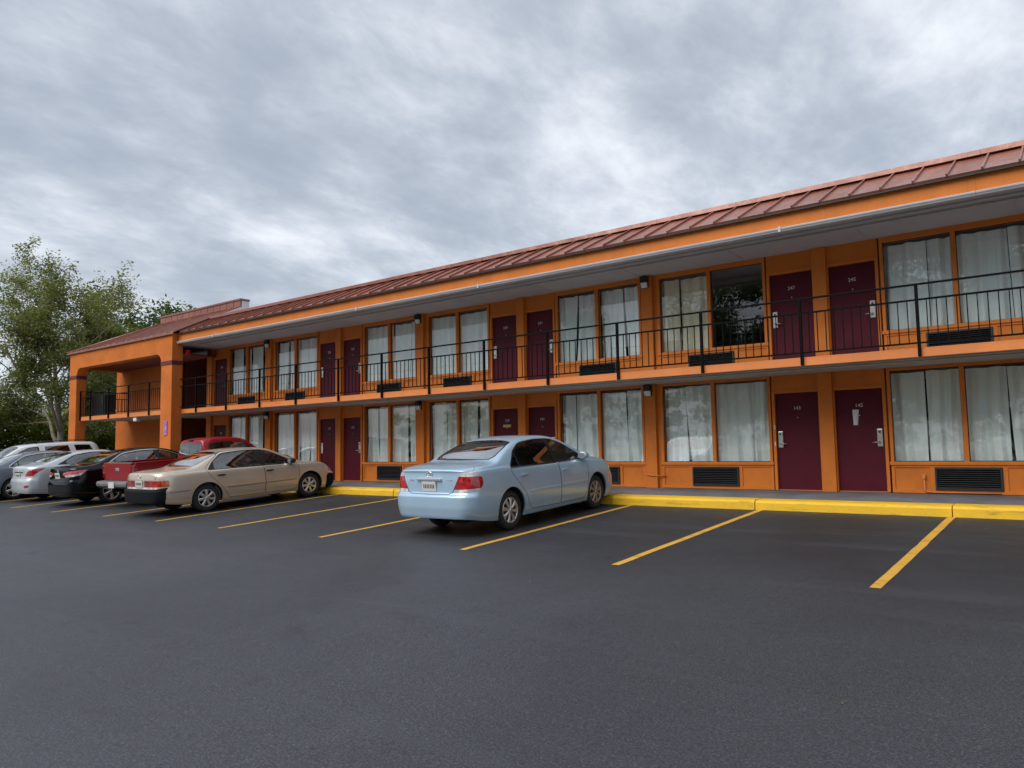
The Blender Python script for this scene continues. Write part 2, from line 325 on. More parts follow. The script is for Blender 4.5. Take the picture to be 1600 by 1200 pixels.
# ------------------------------------------------------------------ mesh helpers
class MB:
    """collects boxes, prisms, tubes and lathes into one mesh"""
    def __init__(s): s.v = []; s.f = []; s.sm = []
    def add(s, verts, faces, smooth=False):
        o = len(s.v); s.v += [tuple(p) for p in verts]; s.f += [tuple(o + i for i in f) for f in faces]; s.sm += [smooth] * len(faces); return s
    def box(s, x0, x1, y0, y1, z0, z1, ch=0.0):
        if x0 > x1: x0, x1 = x1, x0
        if y0 > y1: y0, y1 = y1, y0
        if z0 > z1: z0, z1 = z1, z0
        if ch <= 0:
            v = [(x0, y0, z0), (x1, y0, z0), (x1, y1, z0), (x0, y1, z0), (x0, y0, z1), (x1, y0, z1), (x1, y1, z1), (x0, y1, z1)]
            return s.add(v, [(0, 3, 2, 1), (4, 5, 6, 7), (0, 1, 5, 4), (1, 2, 6, 5), (2, 3, 7, 6), (3, 0, 4, 7)])
        c = min(ch, (x1 - x0) * .45, (y1 - y0) * .45, (z1 - z0) * .45)
        bm = bmesh.new(); bmesh.ops.create_cube(bm, size=1.0)
        for q in bm.verts: q.co = Vector(((x0 + x1) / 2 + q.co.x * (x1 - x0), (y0 + y1) / 2 + q.co.y * (y1 - y0), (z0 + z1) / 2 + q.co.z * (z1 - z0)))
        bmesh.ops.bevel(bm, geom=bm.edges[:], offset=c, segments=2, affect='EDGES', profile=0.6)
        bm.verts.index_update(); s.add([q.co[:] for q in bm.verts], [[q.index for q in f.verts] for f in bm.faces]); bm.free(); return s
    def prism(s, prof, a, b, axis='x', smooth=False):
        """profile in the two other axes extruded along axis from a to b"""
        n = len(prof)
        def P(t, p):
            return {'x': (t, p[0], p[1]), 'y': (p[0], t, p[1]), 'z': (p[0], p[1], t)}[axis]
        v = [P(a, p) for p in prof] + [P(b, p) for p in prof]
        f = [(i, (i + 1) % n, n + (i + 1) % n, n + i) for i in range(n)] + [tuple(range(n))[::-1], tuple(range(n, 2 * n))]
        return s.add(v, f, smooth)
    def tube(s, pts, rads, n=8, cap=True, smooth=True):
        pts = [Vector(p) for p in pts]
        if isinstance(rads, (int, float)): rads = [rads] * len(pts)
        ring = []; up = None; v = []; f = []
        for i, p in enumerate(pts):
            d = (pts[min(i + 1, len(pts) - 1)] - pts[max(i - 1, 0)]).normalized()
            if up is None: up = d.orthogonal().normalized()
            up = (up - d * up.dot(d)).normalized(); side = d.cross(up)
            for k in range(n):
                a = 2 * math.pi * k / n; v.append(p + (up * math.cos(a) + side * math.sin(a)) * rads[i])
        for i in range(len(pts) - 1):
            for k in range(n): f.append((i * n + k, i * n + (k + 1) % n, (i + 1) * n + (k + 1) % n, (i + 1) * n + k))
        if cap: f.append(tuple(range(n))[::-1]); f.append(tuple((len(pts) - 1) * n + k for k in range(n)))
        return s.add(v, f, smooth)
    def lathe(s, prof, n=32, axis='y', c=(0, 0, 0), smooth=True):
        """profile of (radius, along-axis) pairs turned about an axis through c"""
        v = []; f = []; m = len(prof)
        for k in range(n):
            a = 2 * math.pi * k / n
            for r, h in prof:
                q = {'y': (r * math.cos(a), h, r * math.sin(a)), 'x': (h, r * math.cos(a), r * math.sin(a)), 'z': (r * math.cos(a), r * math.sin(a), h)}[axis]
                v.append((c[0] + q[0], c[1] + q[1], c[2] + q[2]))
        for k in range(n):
            for j in range(m - 1): f.append((k * m + j, ((k + 1) % n) * m + j, ((k + 1) % n) * m + j + 1, k * m + j + 1))
        return s.add(v, f, smooth)
    def mesh(s, name, mat):
        me = bpy.data.meshes.new(name); me.from_pydata(s.v, [], s.f)
        me.materials.append(MATS[mat]); me.polygons.foreach_set('use_smooth', s.sm); me.validate(); me.update(); 
        bm = bmesh.new(); bm.from_mesh(me); bmesh.ops.recalc_face_normals(bm, faces=bm.faces); bm.to_mesh(me); bm.free()
        return me
    def build(s, name, mat, parent=None): return link(name, s.mesh(name, mat), parent)
def link(name, me, parent=None, loc=None, rot=None):
    o = bpy.data.objects.new(name, me); COL.objects.link(o)
    if parent is not None: o.parent = parent
    if loc is not None: o.location = loc
    if rot is not None: o.rotation_euler = rot
    return o
def thing(name, label, cat, loc=(0, 0, 0), group=None):
    o = bpy.data.objects.new(name, None); COL.objects.link(o); o.location = loc; o.empty_display_size = 0.2
    o['label'] = label; o['category'] = cat
    if group: o['group'] = group
    return o
def tag(o, label, cat, group=None):
    o['label'] = label; o['category'] = cat
    if group: o['group'] = group
    return o
def structure(o): o['kind'] = 'structure'; return o
def text_mesh(txt, size, depth, mat, name='numeral'):
    cu = bpy.data.curves.new(name, 'FONT'); cu.body = txt; cu.size = size; cu.extrude = depth; cu.align_x = 'CENTER'; cu.align_y = 'CENTER'
    o = bpy.data.objects.new(name, cu); COL.objects.link(o)
    bpy.context.view_layer.update()
    me = bpy.data.meshes.new_from_object(o.evaluated_get(bpy.context.evaluated_depsgraph_get()))
    COL.objects.unlink(o); bpy.data.objects.remove(o)
    me.materials.clear(); me.materials.append(MATS[mat]); return me

# ================================================================== the ground
GS, GY0, GZ0 = 0.0559, -2.0, -0.2423
def gz(y):
    """the lot falls away from the building and levels out"""
    if y > 0: return GZ0 + GS * 2.0
    if y < -26: return GZ0 + GS * (-24)
    return GZ0 + GS * (y - GY0)
def ground():
    ys = [-900, -300, -120, -60, -26] + [-26 + i * 1.0 for i in range(1, 26)] + [0, 6, 20, 60, 200, 900]
    xs = [-900, -300, -120, -70, -50] + list(range(-46, 30, 4)) + [40, 60, 120, 300, 900]
    v = [(x, y, gz(y)) for y in ys for x in xs]; n = len(xs)
    f = [(j * n + i, j * n + i + 1, (j + 1) * n + i + 1, (j + 1) * n + i) for j in range(len(ys) - 1) for i in range(n - 1)]
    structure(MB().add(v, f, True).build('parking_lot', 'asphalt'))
    # planted soil beyond the end of the building
    xs2 = [-400, -120, -70, -52, -44, -39.5]; ys2 = [-60, -26, -14, -7, 0, 8, 30, 200]
    v = []; 
    for y in ys2:
        for i, x in enumerate(xs2):
            v.append((x, y, gz(y) + (0.006 if i == len(xs2) - 1 else 0.12)))
    n = len(xs2); f = [(j * n + i, j * n + i + 1, (j + 1) * n + i + 1, (j + 1) * n + i) for j in range(len(ys2) - 1) for i in range(n - 1)]
    structure(MB().add(v, f, True).build('soil_bank', 'soil'))
ground()
# walkway along the rooms
wk = MB(); wk.prism([(-1.62, -0.40), (-1.62, -0.074), (0.06, -0.006), (0.06, -0.40)], -34.6, 9.0)
walkway = structure(wk.build('walkway', 'walkway'))
# kerb: painted stones with open joints, each a piece of its own
kerb = bpy.data.objects.new('kerb', None); COL.objects.link(kerb); structure(kerb); kerb['label'] = 'yellow painted concrete kerb along the walkway'
KJ = [-34.6, -32.6, -29.5, -26.4, -23.4, -20.4, -17.4, -14.54, -11.4, -8.04, -5.05, -1.91, 1.2, 4.3, 7.4, 9.0]
random.seed(4)
for a, b in zip(KJ[:-1], KJ[1:]):
    prof = [(-2.02, -0.42), (-2.005, -0.115), (-1.985, -0.085), (-1.95, -0.068), (-1.90, -0.063), (-1.626, -0.058), (-1.626, -0.42)]
    dz = random.uniform(-0.006, 0.004); dy = random.uniform(-0.008, 0.008)
    m = MB(); m.prism([(p + dy, q + dz) for p, q in prof], a + 0.008, b - 0.008)
    m.build('kerb_stone', 'kerb_paint', kerb)
# bay lines
LX = [0.95, -1.92, -4.95, -7.58, -10.82, -13.95, -16.62, -19.15, -21.95, -24.9, -27.8, -30.7]
lines = bpy.data.objects.new('parking_lines', None); COL.objects.link(lines); structure(lines); lines['label'] = 'yellow painted parking bay lines on the asphalt'
for i, x in enumerate(LX):
    y0, y1 = -7.22 + random.uniform(-.06, .06), -2.035
    w = 0.055; n = 14; v = []; f = []
    for k in range(n + 1):
        y = y0 + (y1 - y0) * k / n; j = random.uniform(-.006, .006)
        v += [(x - w + j, y, gz(y) + 0.004), (x + w + j, y, gz(y) + 0.004)]
        if k: f.append((2 * k - 2, 2 * k - 1, 2 * k + 1, 2 * k))
    MB().add(v, f).build('bay_line', 'line_paint', lines)

# ================================================================== the motel
F1 = 2.48                                   # upper floor level
motel = thing('motel_building', 'two-storey orange motel with maroon doors and copper-red metal roof', 'building', (0, 0, 0))
XL, XR = -34.3, 9.0
# (door or window bays along the wall, left to right in X)
WINDOWS = [(-0.25, 2.20), (-3.14, -0.66), (-7.87, -5.36), (-10.70, -8.29), (-15.22, -12.88), (-17.98, -15.64), (-22.62, -20.20), (-25.46, -23.06)]
DOORS = [(2.30, 3.16, 'r', None, None), (-4.10, -3.23, 'r', '145', '245'), (-5.28, -4.41, 'l', '143', '247'), (-11.65, -10.79, 'r', '141', '241'), (-12.80, -11.93, 'l', '139', '239'),
         (-18.96, -18.10, 'r', '137', '237'), (-20.11, -19.25, 'l', '135', '235'), (-26.42, -25.56, 'r', '133', '233')]
DOORCOLS = [(3.22, 3.52), (-4.39, -4.12), (-11.91, -11.67), (-19.23, -18.98), (-26.82, -26.50)]
LAMPCOLS = [(-0.60, -0.34), (-8.24, -7.96), (-15.58, -15.30), (-22.98, -22.70)]

def part(m, name, mat): return m.build(name, mat, motel)
# shell: dark rooms behind the glazing, floor and roof slabs, end and back walls
sh = MB()
sh.box(XL + .2, XR - .2, 3.4, 3.5, -0.3, 5.6)
for x in (-0.47, -4.25, -8.10, -11.79, -15.44, -19.10, -22.84, 3.4): sh.box(x - .05, x + .05, 0.2, 3.4, -0.05, 4.86)
sh.box(-26.9, -26.8, 0.2, 3.4, -0.05, 4.86)
part(sh, 'room_partition', 'interior_dark')
part(MB().box(-26.8, XR - .2, .12, 3.4, -0.30, -0.012), 'ground_floor_slab', 'interior_dark')
bw = MB(); bw.box(XL, XR, 8.0, 8.2, -0.3, 5.7); bw.box(XR - .2, XR, 0.0, 8.0, -0.3, 5.7); bw.box(XL, XL + .2, 0.22, 8.0, -0.3, 5.7)
bw.box(3.56, XR - .2, 0.0, 0.2, -0.05, 4.86)
part(bw, 'outer_wall', 'stucco')
# breezeway beside the last room
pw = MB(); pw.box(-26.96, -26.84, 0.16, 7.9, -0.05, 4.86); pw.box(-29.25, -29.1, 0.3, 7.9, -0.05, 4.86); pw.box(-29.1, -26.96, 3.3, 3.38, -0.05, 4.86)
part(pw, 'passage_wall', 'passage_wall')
# stucco end wall under the portico, upper and lower
part(MB().box(XL, -29.1, 0.0, 0.22, -0.3, 4.86), 'end_wall', 'stucco')

# balcony slab, edge board, soffits
part(MB().box(-33.2, XR, -1.72, 3.4, 2.345, F1), 'balcony_slab', 'soffit')
for a, b in zip([-25.62, -17.0, -9.75, -2.26, 5.3], [-17.0, -9.75, -2.26, 5.3, XR]):
    part(MB().box(a + .002, b - .002, -1.762, -1.722, 2.338, F1 + .012, .006), 'slab_edge_board', 'edge_orange')
part(MB().box(-33.25, -26.22, -1.93, -1.722, 2.33, F1 + .004), 'portico_slab', 'soffit')
part(MB().box(-33.25, -26.22, -1.972, -1.932, 2.335, F1 + .014, .006), 'portico_slab_edge_board', 'edge_orange')
part(MB().box(-33.4, XR, -1.90, 3.4, 4.87, 4.93), 'eave_soffit', 'soffit')
sx = -25.3
while sx < XR - 1:                                        # soffit sheet joints
    part(MB().box(sx, sx + .03, -1.86, -.02, 4.862, 4.8702), 'soffit_batten', 'soffit'); sx += 2.44
# conduits with clips under both soffits
for z, y, xs in ((4.842, -1.22, -25.4), (2.315, -1.34, -25.4)):
    m = MB(); m.tube([(xs, y, z), (XR, y, z)], 0.017, 8)
    q = xs + .8
    while q < XR: m.box(q, q + .03, y - .035, y + .035, z - .02, z + .03); q += 1.83
    part(m, 'conduit_pipe', 'conduit')
m = MB(); m.box(-25.4, XR, -1.52, -1.42, 4.845, 4.8698); part(m, 'soffit_trim', 'conduit')
m = MB(); m.box(-25.4, XR, -1.63, -1.50, 2.32, 2.3448); part(m, 'soffit_trim', 'conduit')
# fascia and gutter
fx = [-25.5, -19.6, -13.5, -7.4, -1.3, 4.8, XR]
for a, b in zip(fx[:-1], fx[1:]):
    part(MB().box(a + .001, b - .001, -1.945, -1.902, 4.872, 5.20), 'fascia_board', 'orange')
    g = MB(); g.prism([(-1.948, 4.868), (-2.005, 4.868), (-2.016, 4.858), (-2.012, 4.835), (-1.995, 4.815), (-1.99, 4.80), (-1.97, 4.79), (-1.948, 4.79)], a, b - .004)
    part(g, 'gutter', 'gutter')
for x in (-23.2, -16.0, -11.6, -4.4):
    part(MB().box(x, x + .05, -2.022, -1.94, 4.782, 4.89, .008), 'gutter_clip', 'gutter')

# standing-seam skirt roof: one sheet per panel with its seam
PW = 0.49
def slope_panel(w, y0, z0, y1, z1, rib=0.038, t=0.022):
    m = MB(); dy, dz = y1 - y0, z1 - z0; L = math.hypot(dy, dz); ny, nz = -dz / L, dy / L
    def P(x, s, h): return (x, y0 + dy * s + ny * h, z0 + dz * s + nz * h)
    g = .004
    # sheet with a slight oil-can hollow
    N = 5; v = []; f = []
    for j in range(N + 1):
        for i, xx in enumerate((g, w * .33, w * .66, w - g)):
            v.append(P(xx, j / N, t - (0.004 if i in (1, 2) else 0) * (1 if j % 2 else .4)))
    for j in range(N):
        for i in range(3): f.append((j * 4 + i, j * 4 + i + 1, (j + 1) * 4 + i + 1, (j + 1) * 4 + i))
    m.add(v, f, True)
    lo = [P(g, 0, t), P(w - g, 0, t), P(w - g, 0, -.012), P(g, 0, -.012)]; m.add(lo, [(0, 1, 2, 3)])
    for (xa, xb, h) in ((-.014, .014, rib + t),):
        b = [P(xa, -.004, 0), P(xb, -.004, 0), P(xb, -.004, h), P(xa, -.004, h), P(xa, 1, 0), P(xb, 1, 0), P(xb, 1, h), P(xa, 1, h)]
        m.add(b, [(0, 1, 2, 3), (4, 7, 6, 5), (3, 2, 6, 7), (0, 3, 7, 4), (1, 5, 6, 2)])
    return m.mesh('roof_panel', 'roof_metal')
pm = slope_panel(PW, -2.03, 5.165, -0.75, 5.785)
x = -2.17 - PW * 47
while x < XR - PW:
    link('roof_panel', pm, motel, (x, 0, 0)); x += PW
part(MB().prism([(-2.028, 5.152), (-2.0, 5.157), (-.75, 5.76), (-.2, 5.76), (-.2, 5.70), (-.75, 5.70), (-1.9, 5.15), (-2.028, 5.125)], -25.4, XR), 'roof_deck', 'trim_black')
for a, b in zip(fx[:-1], fx[1:]):
    part(MB().prism([(-.835, 5.815), (-.825, 5.905), (-.60, 5.915), (-.60, 5.78), (-.70, 5.80)], a + .002, b - .002), 'ridge_cap', 'roof_metal')
part(MB().box(-25.4, XR, -.6, 8.1, 5.68, 5.76), 'flat_roof', 'walkway')

# ---- columns
for f, zb, zt in ((0, -0.01, 2.343), (1, F1, 4.869)):
    for a, b in DOORCOLS: part(MB().box(a, b, -.085, .18, zb, zt, .006), 'column', 'orange')
    for a, b in LAMPCOLS: part(MB().box(a, b, -.10, .18, zb, zt, .006), 'column', 'orange')
    # plain wall strips between column and frame
    for a, b in ((-0.66, -0.25), (-8.29, -7.87), (-15.64, -15.22), (-23.06, -22.62)):
        part(MB().box(a, b, -.012, .12, zb, zt), 'wall_strip', 'orange')
    # rough base board
    for a, b in ((-26.5, -19.23), (-18.98, -11.91), (-11.67, -4.39), (-4.12, 3.2)):
        pass
def window_unit(x0, x1, zb, zt, idx, floor):
    """frame with mullion, two panes, spandrel boards and the through-wall unit below"""
    s, h = zb + .545, zb + 2.285; xm = (x0 + x1) / 2 + (0.0)
    w = .055
    m = MB()
    m.box(x0, x0 + w, -.03, .10, s + .03, h); m.box(x1 - w, x1, -.03, .10, s + .03, h); m.box(xm - .037, xm + .037, -.036, .10, s + .03, h)
    m.box(x0 - .02, x1 + .02, -.045, .10, s - .035, s + .03, .006); m.box(x0, x1, -.028, .12, h, zt)
    win = part(m, 'window', 'orange_trim')
    for a, b in ((x0 + w, xm - .037), (xm + .037, x1 - w)):
        MB().add([(a - .004, .055, s + .028), (b + .004, .055, s + .028), (b + .004, .055, h + .004), (a - .004, .055, h + .004)], [(0, 1, 2, 3)]).build('pane', 'window_glass', win)
        # thin bead round the pane
        t = .012; q = MB(); q.box(a, a + t, .03, .05, s + .03 + t, h - t); q.box(b - t, b, .03, .05, s + .03 + t, h - t); q.box(a, b, .03, .05, h - t, h); q.box(a, b, .03, .05, s + .03, s + .03 + t)
        q.build('glazing_bead', 'trim_black', win)
    # spandrel: stiles and rails with two recessed boards, unit between
    ax0, ax1, az0, az1 = xm - .52, xm + .52, zb + .065, zb + .462
    st = MB()
    st.box(x0, x1, -.016, .12, s - .075, s - .036); st.box(x0, x1, -.016, .12, zb, zb + .058)
    for a, b in ((x0, x0 + .05), (ax0 - .075, ax0 - .006), (ax1 + .006, ax1 + .075), (x1 - .05, x1)): st.box(a, b, -.014, .12, zb + .058, s - .075)
    st.box(ax0 - .006, ax1 + .006, -.014, .12, az1 + .006, s - .075)
    st.build('spandrel_frame', 'orange_trim', win)
    for a, b in ((x0 + .05, ax0 - .075), (ax1 + .075, x1 - .05)):
        part(MB().box(a, b, .008, .12, zb + .058, s - .075), 'spandrel_board', 'orange')
    ac = MB(); t = .03
    d = -.05
    ac.box(ax0, ax1, d, .10, az0, az0 + t); ac.box(ax0, ax1, d, .10, az1 - t, az1); ac.box(ax0, ax0 + t, d, .10, az0 + t, az1 - t); ac.box(ax1 - t, ax1, d, .10, az0 + t, az1 - t)
    ac.box(ax0 + t, ax1 - t, .05, .10, az0 + t, az1 - t)
    acu = part(ac, 'air_conditioner_grille', 'grille')
    sl = MB(); n = 9
    for k in range(n):
        z = az0 + t + (az1 - az0 - 2 * t) * (k + .5) / n
        dz = random.uniform(-.002, .002)
        sl.prism([(d + .008, z - .013 + dz), (d + .012, z - .007 + dz), (.03, z + .018 + dz), (.03, z + .012 + dz)], ax0 + t, ax1 - t)
    sl.build('louvre', 'grille', acu)
def door_unit(x0, x1, side, num, zb, zt, extra=False):
    h = zb + 1.975; w = .055
    m = MB(); m.box(x0 + .004, x1 - .004, .045, .09, zb + .012, h - .004)
    d = part(m, 'door', 'maroon')
    f = MB(); f.box(x0 - w, x0, -.02, .12, zb, h + .05); f.box(x1, x1 + w, -.02, .12, zb, h + .05); f.box(x0, x1, -.02, .12, h, h + .05); f.box(x0, x1, .02, .12, zb - .004, zb + .010)
    f.build('door_frame', 'orange_trim', d)
    part(MB().box(x0 - w, x1 + w, .0, .12, h + .05, zt), 'door_header', 'orange')
    xh = x1 - .085 if side == 'r' else x0 + .085
    k = MB(); k.box(xh - .05, xh + .05, .016, .045, zb + .86, zb + 1.20, .012); k.box(xh - .038, xh + .038, .006, .016, zb + 1.10, zb + 1.18, .006)
    sg = -1 if side == 'r' else 1
    k.tube([(xh, .02, zb + .945), (xh, -.03, zb + .945), (xh + sg * .13, -.035, zb + .94)], [.014, .012, .010], 8)
    k.build('door_handle', 'steel', d)
    c = MB(); c.box(xh - .018, xh + .018, .003, .0065, zb + 1.12, zb + 1.16); c.build('card_reader', 'trim_black', d)
    xc = (x0 + x1) / 2
    MB().lathe([(0, .038), (.012, .038), (.014, .046)], 12, 'y', (xc, 0, zb + 1.47)).build('peephole', 'steel', d)
    if num == '143':                       # chipped paint on the strike jamb
        MB().box(x0 - .022, x0 - .004, -.0215, -.0202, zb + 1.24, zb + 1.33, 0).box(x0 - .026, x0 - .004, -.0215, -.0202, zb + .90, zb + .985, 0).build('chipped_paint', 'white_metal', d)
    if num:
        o = link('door_number', text_mesh(num, .10, .003, 'numeral'), d, (xc, .040, zb + 1.66), (R(90), 0, 0))
    if extra:
        MB().box(xc - .13, xc + .13, .035, .046, zb + 1.49, zb + 1.56).build('door_plaque', 'brass', d)
for zb, zt, fl in ((0.0, 2.343, 0), (F1, 4.869, 1)):
    for i, (a, b) in enumerate(WINDOWS): window_unit(a, b, zb, zt, i, fl)
    for i, (a, b, s, n0, n1) in enumerate(DOORS): door_unit(a, b, s, (n0, n1)[fl], zb, zt, fl == 0 and i == 4)

# small painted pipes low on the wall
part(MB().tube([(-2.60, -.03, .30), (-2.60, -.035, .06), (-2.56, -.035, .025), (-2.45, -.035, .02), (-1.42, -.035, .018)], .013, 8).box(-2.625, -2.575, -.06, -.014, .26, .34, .01), 'wall_pipe', 'edge_orange')
part(MB().tube([(-7.78, -.03, .265), (-8.05, -.13, .27), (-8.2, -.13, .29), (-8.27, -.12, .36), (-8.28, -.12, .42)], .013, 8), 'wall_pipe', 'edge_orange')

# ---- railings: rail assembly > posts, balusters
bal = MB().box(-.0075, .0075, -.0075, .0075, 2.575, 3.285).mesh('baluster', 'rail_black')
pst = MB().box(-.024, .024, -.024, .024, 2.345, 3.545).mesh('post', 'rail_black')
def railing(xs, y, ends=True, bottom=None):
    for k in range(len(xs) - 1):
        a, b = xs[k], xs[k + 1]
        m = MB(); m.box(a, b, y - .022, y + .022, 3.53, 3.562, .006); m.box(a + .024, b - .024, y - .016, y + .016, 3.272, 3.302); m.box(a + .024, b - .024, y - .014, y + .014, 2.555, 2.583)
        rl = part(m, 'railing', 'rail_black')
        link('post', pst, rl, (a, y, 0))
        if k == len(xs) - 2 and ends: link('post', pst, rl, (b, y, 0))
        n = max(1, round((b - a) / .146)); 
        for j in range(1, n): link('baluster', bal, rl, (a + (b - a) * j / n, y, 0))
PX = [-25.60, -24.56, -22.71, -20.82, -18.97, -17.0, -15.2, -13.44, -11.6, -9.74, -7.93, -6.05, -4.15, -2.26, -0.4, 1.48, 3.36, 5.24, 7.1, 8.9]
railing(PX, -1.79)
railing([-33.08, -32.16, -30.59, -28.97, -27.40, -26.34], -2.0, False)

# ---- portico at the far end: pillars with maroon bands, round-cornered beam, hip roof
PY0, PY1 = -2.13, -1.74
for a, b in ((-33.84, -33.2), (-26.32, -25.57)):
    p = part(MB().box(a, b, PY0, PY1, -0.6, 4.20, .02), 'portico_pillar', 'stucco')
    MB().box(a - .015, b + .015, PY0 - .015, PY1 + .015, 4.06, 4.21, .006).build('band', 'band', p)
def haunch(x0, x1, zlow, zbeam, r, ztop):
    """beam outline over an opening whose top corners are round"""
    pts = [(x0[0], zlow), (x0[1], zlow)]
    for k in range(9):
        t = math.pi - (math.pi / 2) * k / 8; pts.append((x0[1] + r + r * math.cos(t), zbeam - r + r * math.sin(t)))
    for k in range(9):
        t = math.pi / 2 - (math.pi / 2) * k / 8; pts.append((x1[0] - r + r * math.cos(t), zbeam - r + r * math.sin(t)))
    pts += [(x1[0], zlow), (x1[1], zlow), (x1[1], ztop), (x0[0], ztop)]
    return pts
def concave_prism(prof, a, b, axis):
    bm = bmesh.new()
    mk = (lambda p, t: (p[0], t, p[1])) if axis == 'y' else (lambda p, t: (t, p[0], p[1]))
    vs_ = [bm.verts.new(mk(p, a)) for p in prof]; fc = bm.faces.new(vs_)
    r = bmesh.ops.extrude_face_region(bm, geom=[fc]); d = Vector((0, b - a, 0)) if axis == 'y' else Vector((b - a, 0, 0))
    bmesh.ops.translate(bm, verts=[q for q in r['geom'] if isinstance(q, bmesh.types.BMVert)], vec=d)
    bmesh.ops.triangulate(bm, faces=[f for f in bm.faces if len(f.verts) > 4]); bm.verts.index_update()
    m = MB(); m.add([q.co[:] for q in bm.verts], [[q.index for q in f.verts] for f in bm.faces]); bm.free(); return m
part(concave_prism(haunch((-33.84, -33.2), (-26.32, -25.57), 4.201, 4.50, .34, 5.17), PY0, PY1, 'y'), 'portico_beam', 'stucco')
part(concave_prism([(PY1, 4.25), (PY1 + .12, 4.40), (PY1 + .3, 4.50), (0.0, 4.50), (0.0, 5.1), (PY1, 5.1)], -33.84, -33.45, 'x'), 'portico_side_beam', 'stucco')
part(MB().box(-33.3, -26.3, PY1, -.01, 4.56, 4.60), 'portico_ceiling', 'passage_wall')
# end railing
m = MB(); m.box(-33.17, -33.13, PY1, -.02, 3.53, 3.562); m.box(-33.165, -33.135, PY1, -.02, 3.27, 3.30); m.box(-33.165, -33.135, PY1, -.02, 2.555, 2.583)
rl = part(m, 'railing', 'rail_black')
for j in range(1, 12): link('baluster', bal, rl, (-33.15, PY1 + 1.72 * j / 12, 0))
# roof: front slope panels cut by the hip on the left, side slope, eave trim
RX0, RX1, RY0, RZ0, RS = -34.02, -25.42, -2.19, 5.19, 0.48
RTOP = 0.42
def rz(y): return RZ0 + RS * (y - RY0)
n = 18; w = (RX1 - RX0) / n
for k in range(n):
    a, b = RX0 + k * w, RX0 + (k + 1) * w
    ya = min(RTOP, RY0 + (a - RX0)); yb = min(RTOP, RY0 + (b - RX0))
    t = .03
    v = [(a, RY0, rz(RY0)), (b, RY0, rz(RY0)), (b, yb, rz(yb)), (a, ya, rz(ya))]
    v += [(p[0], p[1], p[2] - t) for p in v]
    fcs = [(0, 1, 2, 3), (7, 6, 5, 4), (0, 4, 5, 1), (1, 5, 6, 2), (2, 6, 7, 3), (3, 7, 4, 0)]
    m = MB(); m.add(v, fcs)
    # seam on the right edge
    m.add([(b - .013, RY0 - .004, rz(RY0) + .001), (b + .013, RY0 - .004, rz(RY0) + .001), (b + .013, yb, rz(yb) + .001), (b - .013, yb, rz(yb) + .001),
           (b - .013, RY0 - .004, rz(RY0) + .022), (b + .013, RY0 - .004, rz(RY0) + .022), (b + .013, yb, rz(yb) + .022), (b - .013, yb, rz(yb) + .022)],
          [(4, 5, 6, 7), (0, 1, 5, 4), (1, 2, 6, 5), (2, 3, 7, 6), (3, 0, 4, 7)])
    part(m, 'portico_roof_panel', 'roof_metal')
hx = RX0 + (RTOP - RY0)
part(MB().add([(RX0, RY0, rz(RY0)), (hx, RTOP, rz(RTOP)), (hx, 5.6, rz(RTOP)), (RX0, 8.2, rz(RY0)), (RX0, RY0, rz(RY0) - .05), (RX0, 8.2, rz(RY0) - .05)], [(0, 1, 2, 3), (0, 3, 5, 4)]), 'portico_roof_hip', 'roof_metal')
part(MB().box(RX0 - .01, RX1, RY0 - .012, RY0 + .01, 5.115, rz(RY0) - .032, .004), 'portico_eave_trim', 'roof_metal')
part(MB().add([(RX0, RY0, rz(RY0)), (hx, RTOP, rz(RTOP))], []).tube([(RX0, RY0, rz(RY0) + .01), (hx, RTOP, rz(RTOP) + .01)], .035, 6), 'portico_hip_cap', 'roof_metal')
part(MB().box(hx, RX1, RTOP + .02, 5.6, 6.30, rz(RTOP) - .03), 'portico_flat_roof', 'walkway')
# raised parapet with upright boards
pb = (RX1 - hx) / 13
for k in range(13):
    part(MB().box(hx + k * pb + .012, hx + (k + 1) * pb - .012, RTOP, RTOP + .06, rz(RTOP) - .06, rz(RTOP) + .235, .006), 'parapet_board', 'roof_metal')
part(MB().box(hx, RX1 - .02, RTOP + .045, RTOP + .36, rz(RTOP) - .2, rz(RTOP) + .24), 'parapet_core', 'roof_metal')
part(MB().box(hx - .03, RX1 + .03, RTOP - .03, RTOP + .39, rz(RTOP) + .242, rz(RTOP) + .315, .008), 'parapet_cap', 'roof_metal')
wend = MB(); wend.add([(RX1 + .001, RTOP + .06, rz(RTOP) + .24), (RX1 + .001, RTOP + .38, rz(RTOP) + .24), (RX1 + .001, RTOP + .38, 5.75), (RX1 + .001, -.62, 5.75), (RX1 + .001, -.62, rz(-.62)), (RX1 + .001, RTOP + .06, rz(RTOP))], [(0, 1, 2, 3, 4, 5)])
part(wend, 'parapet_flashing', 'white_metal')

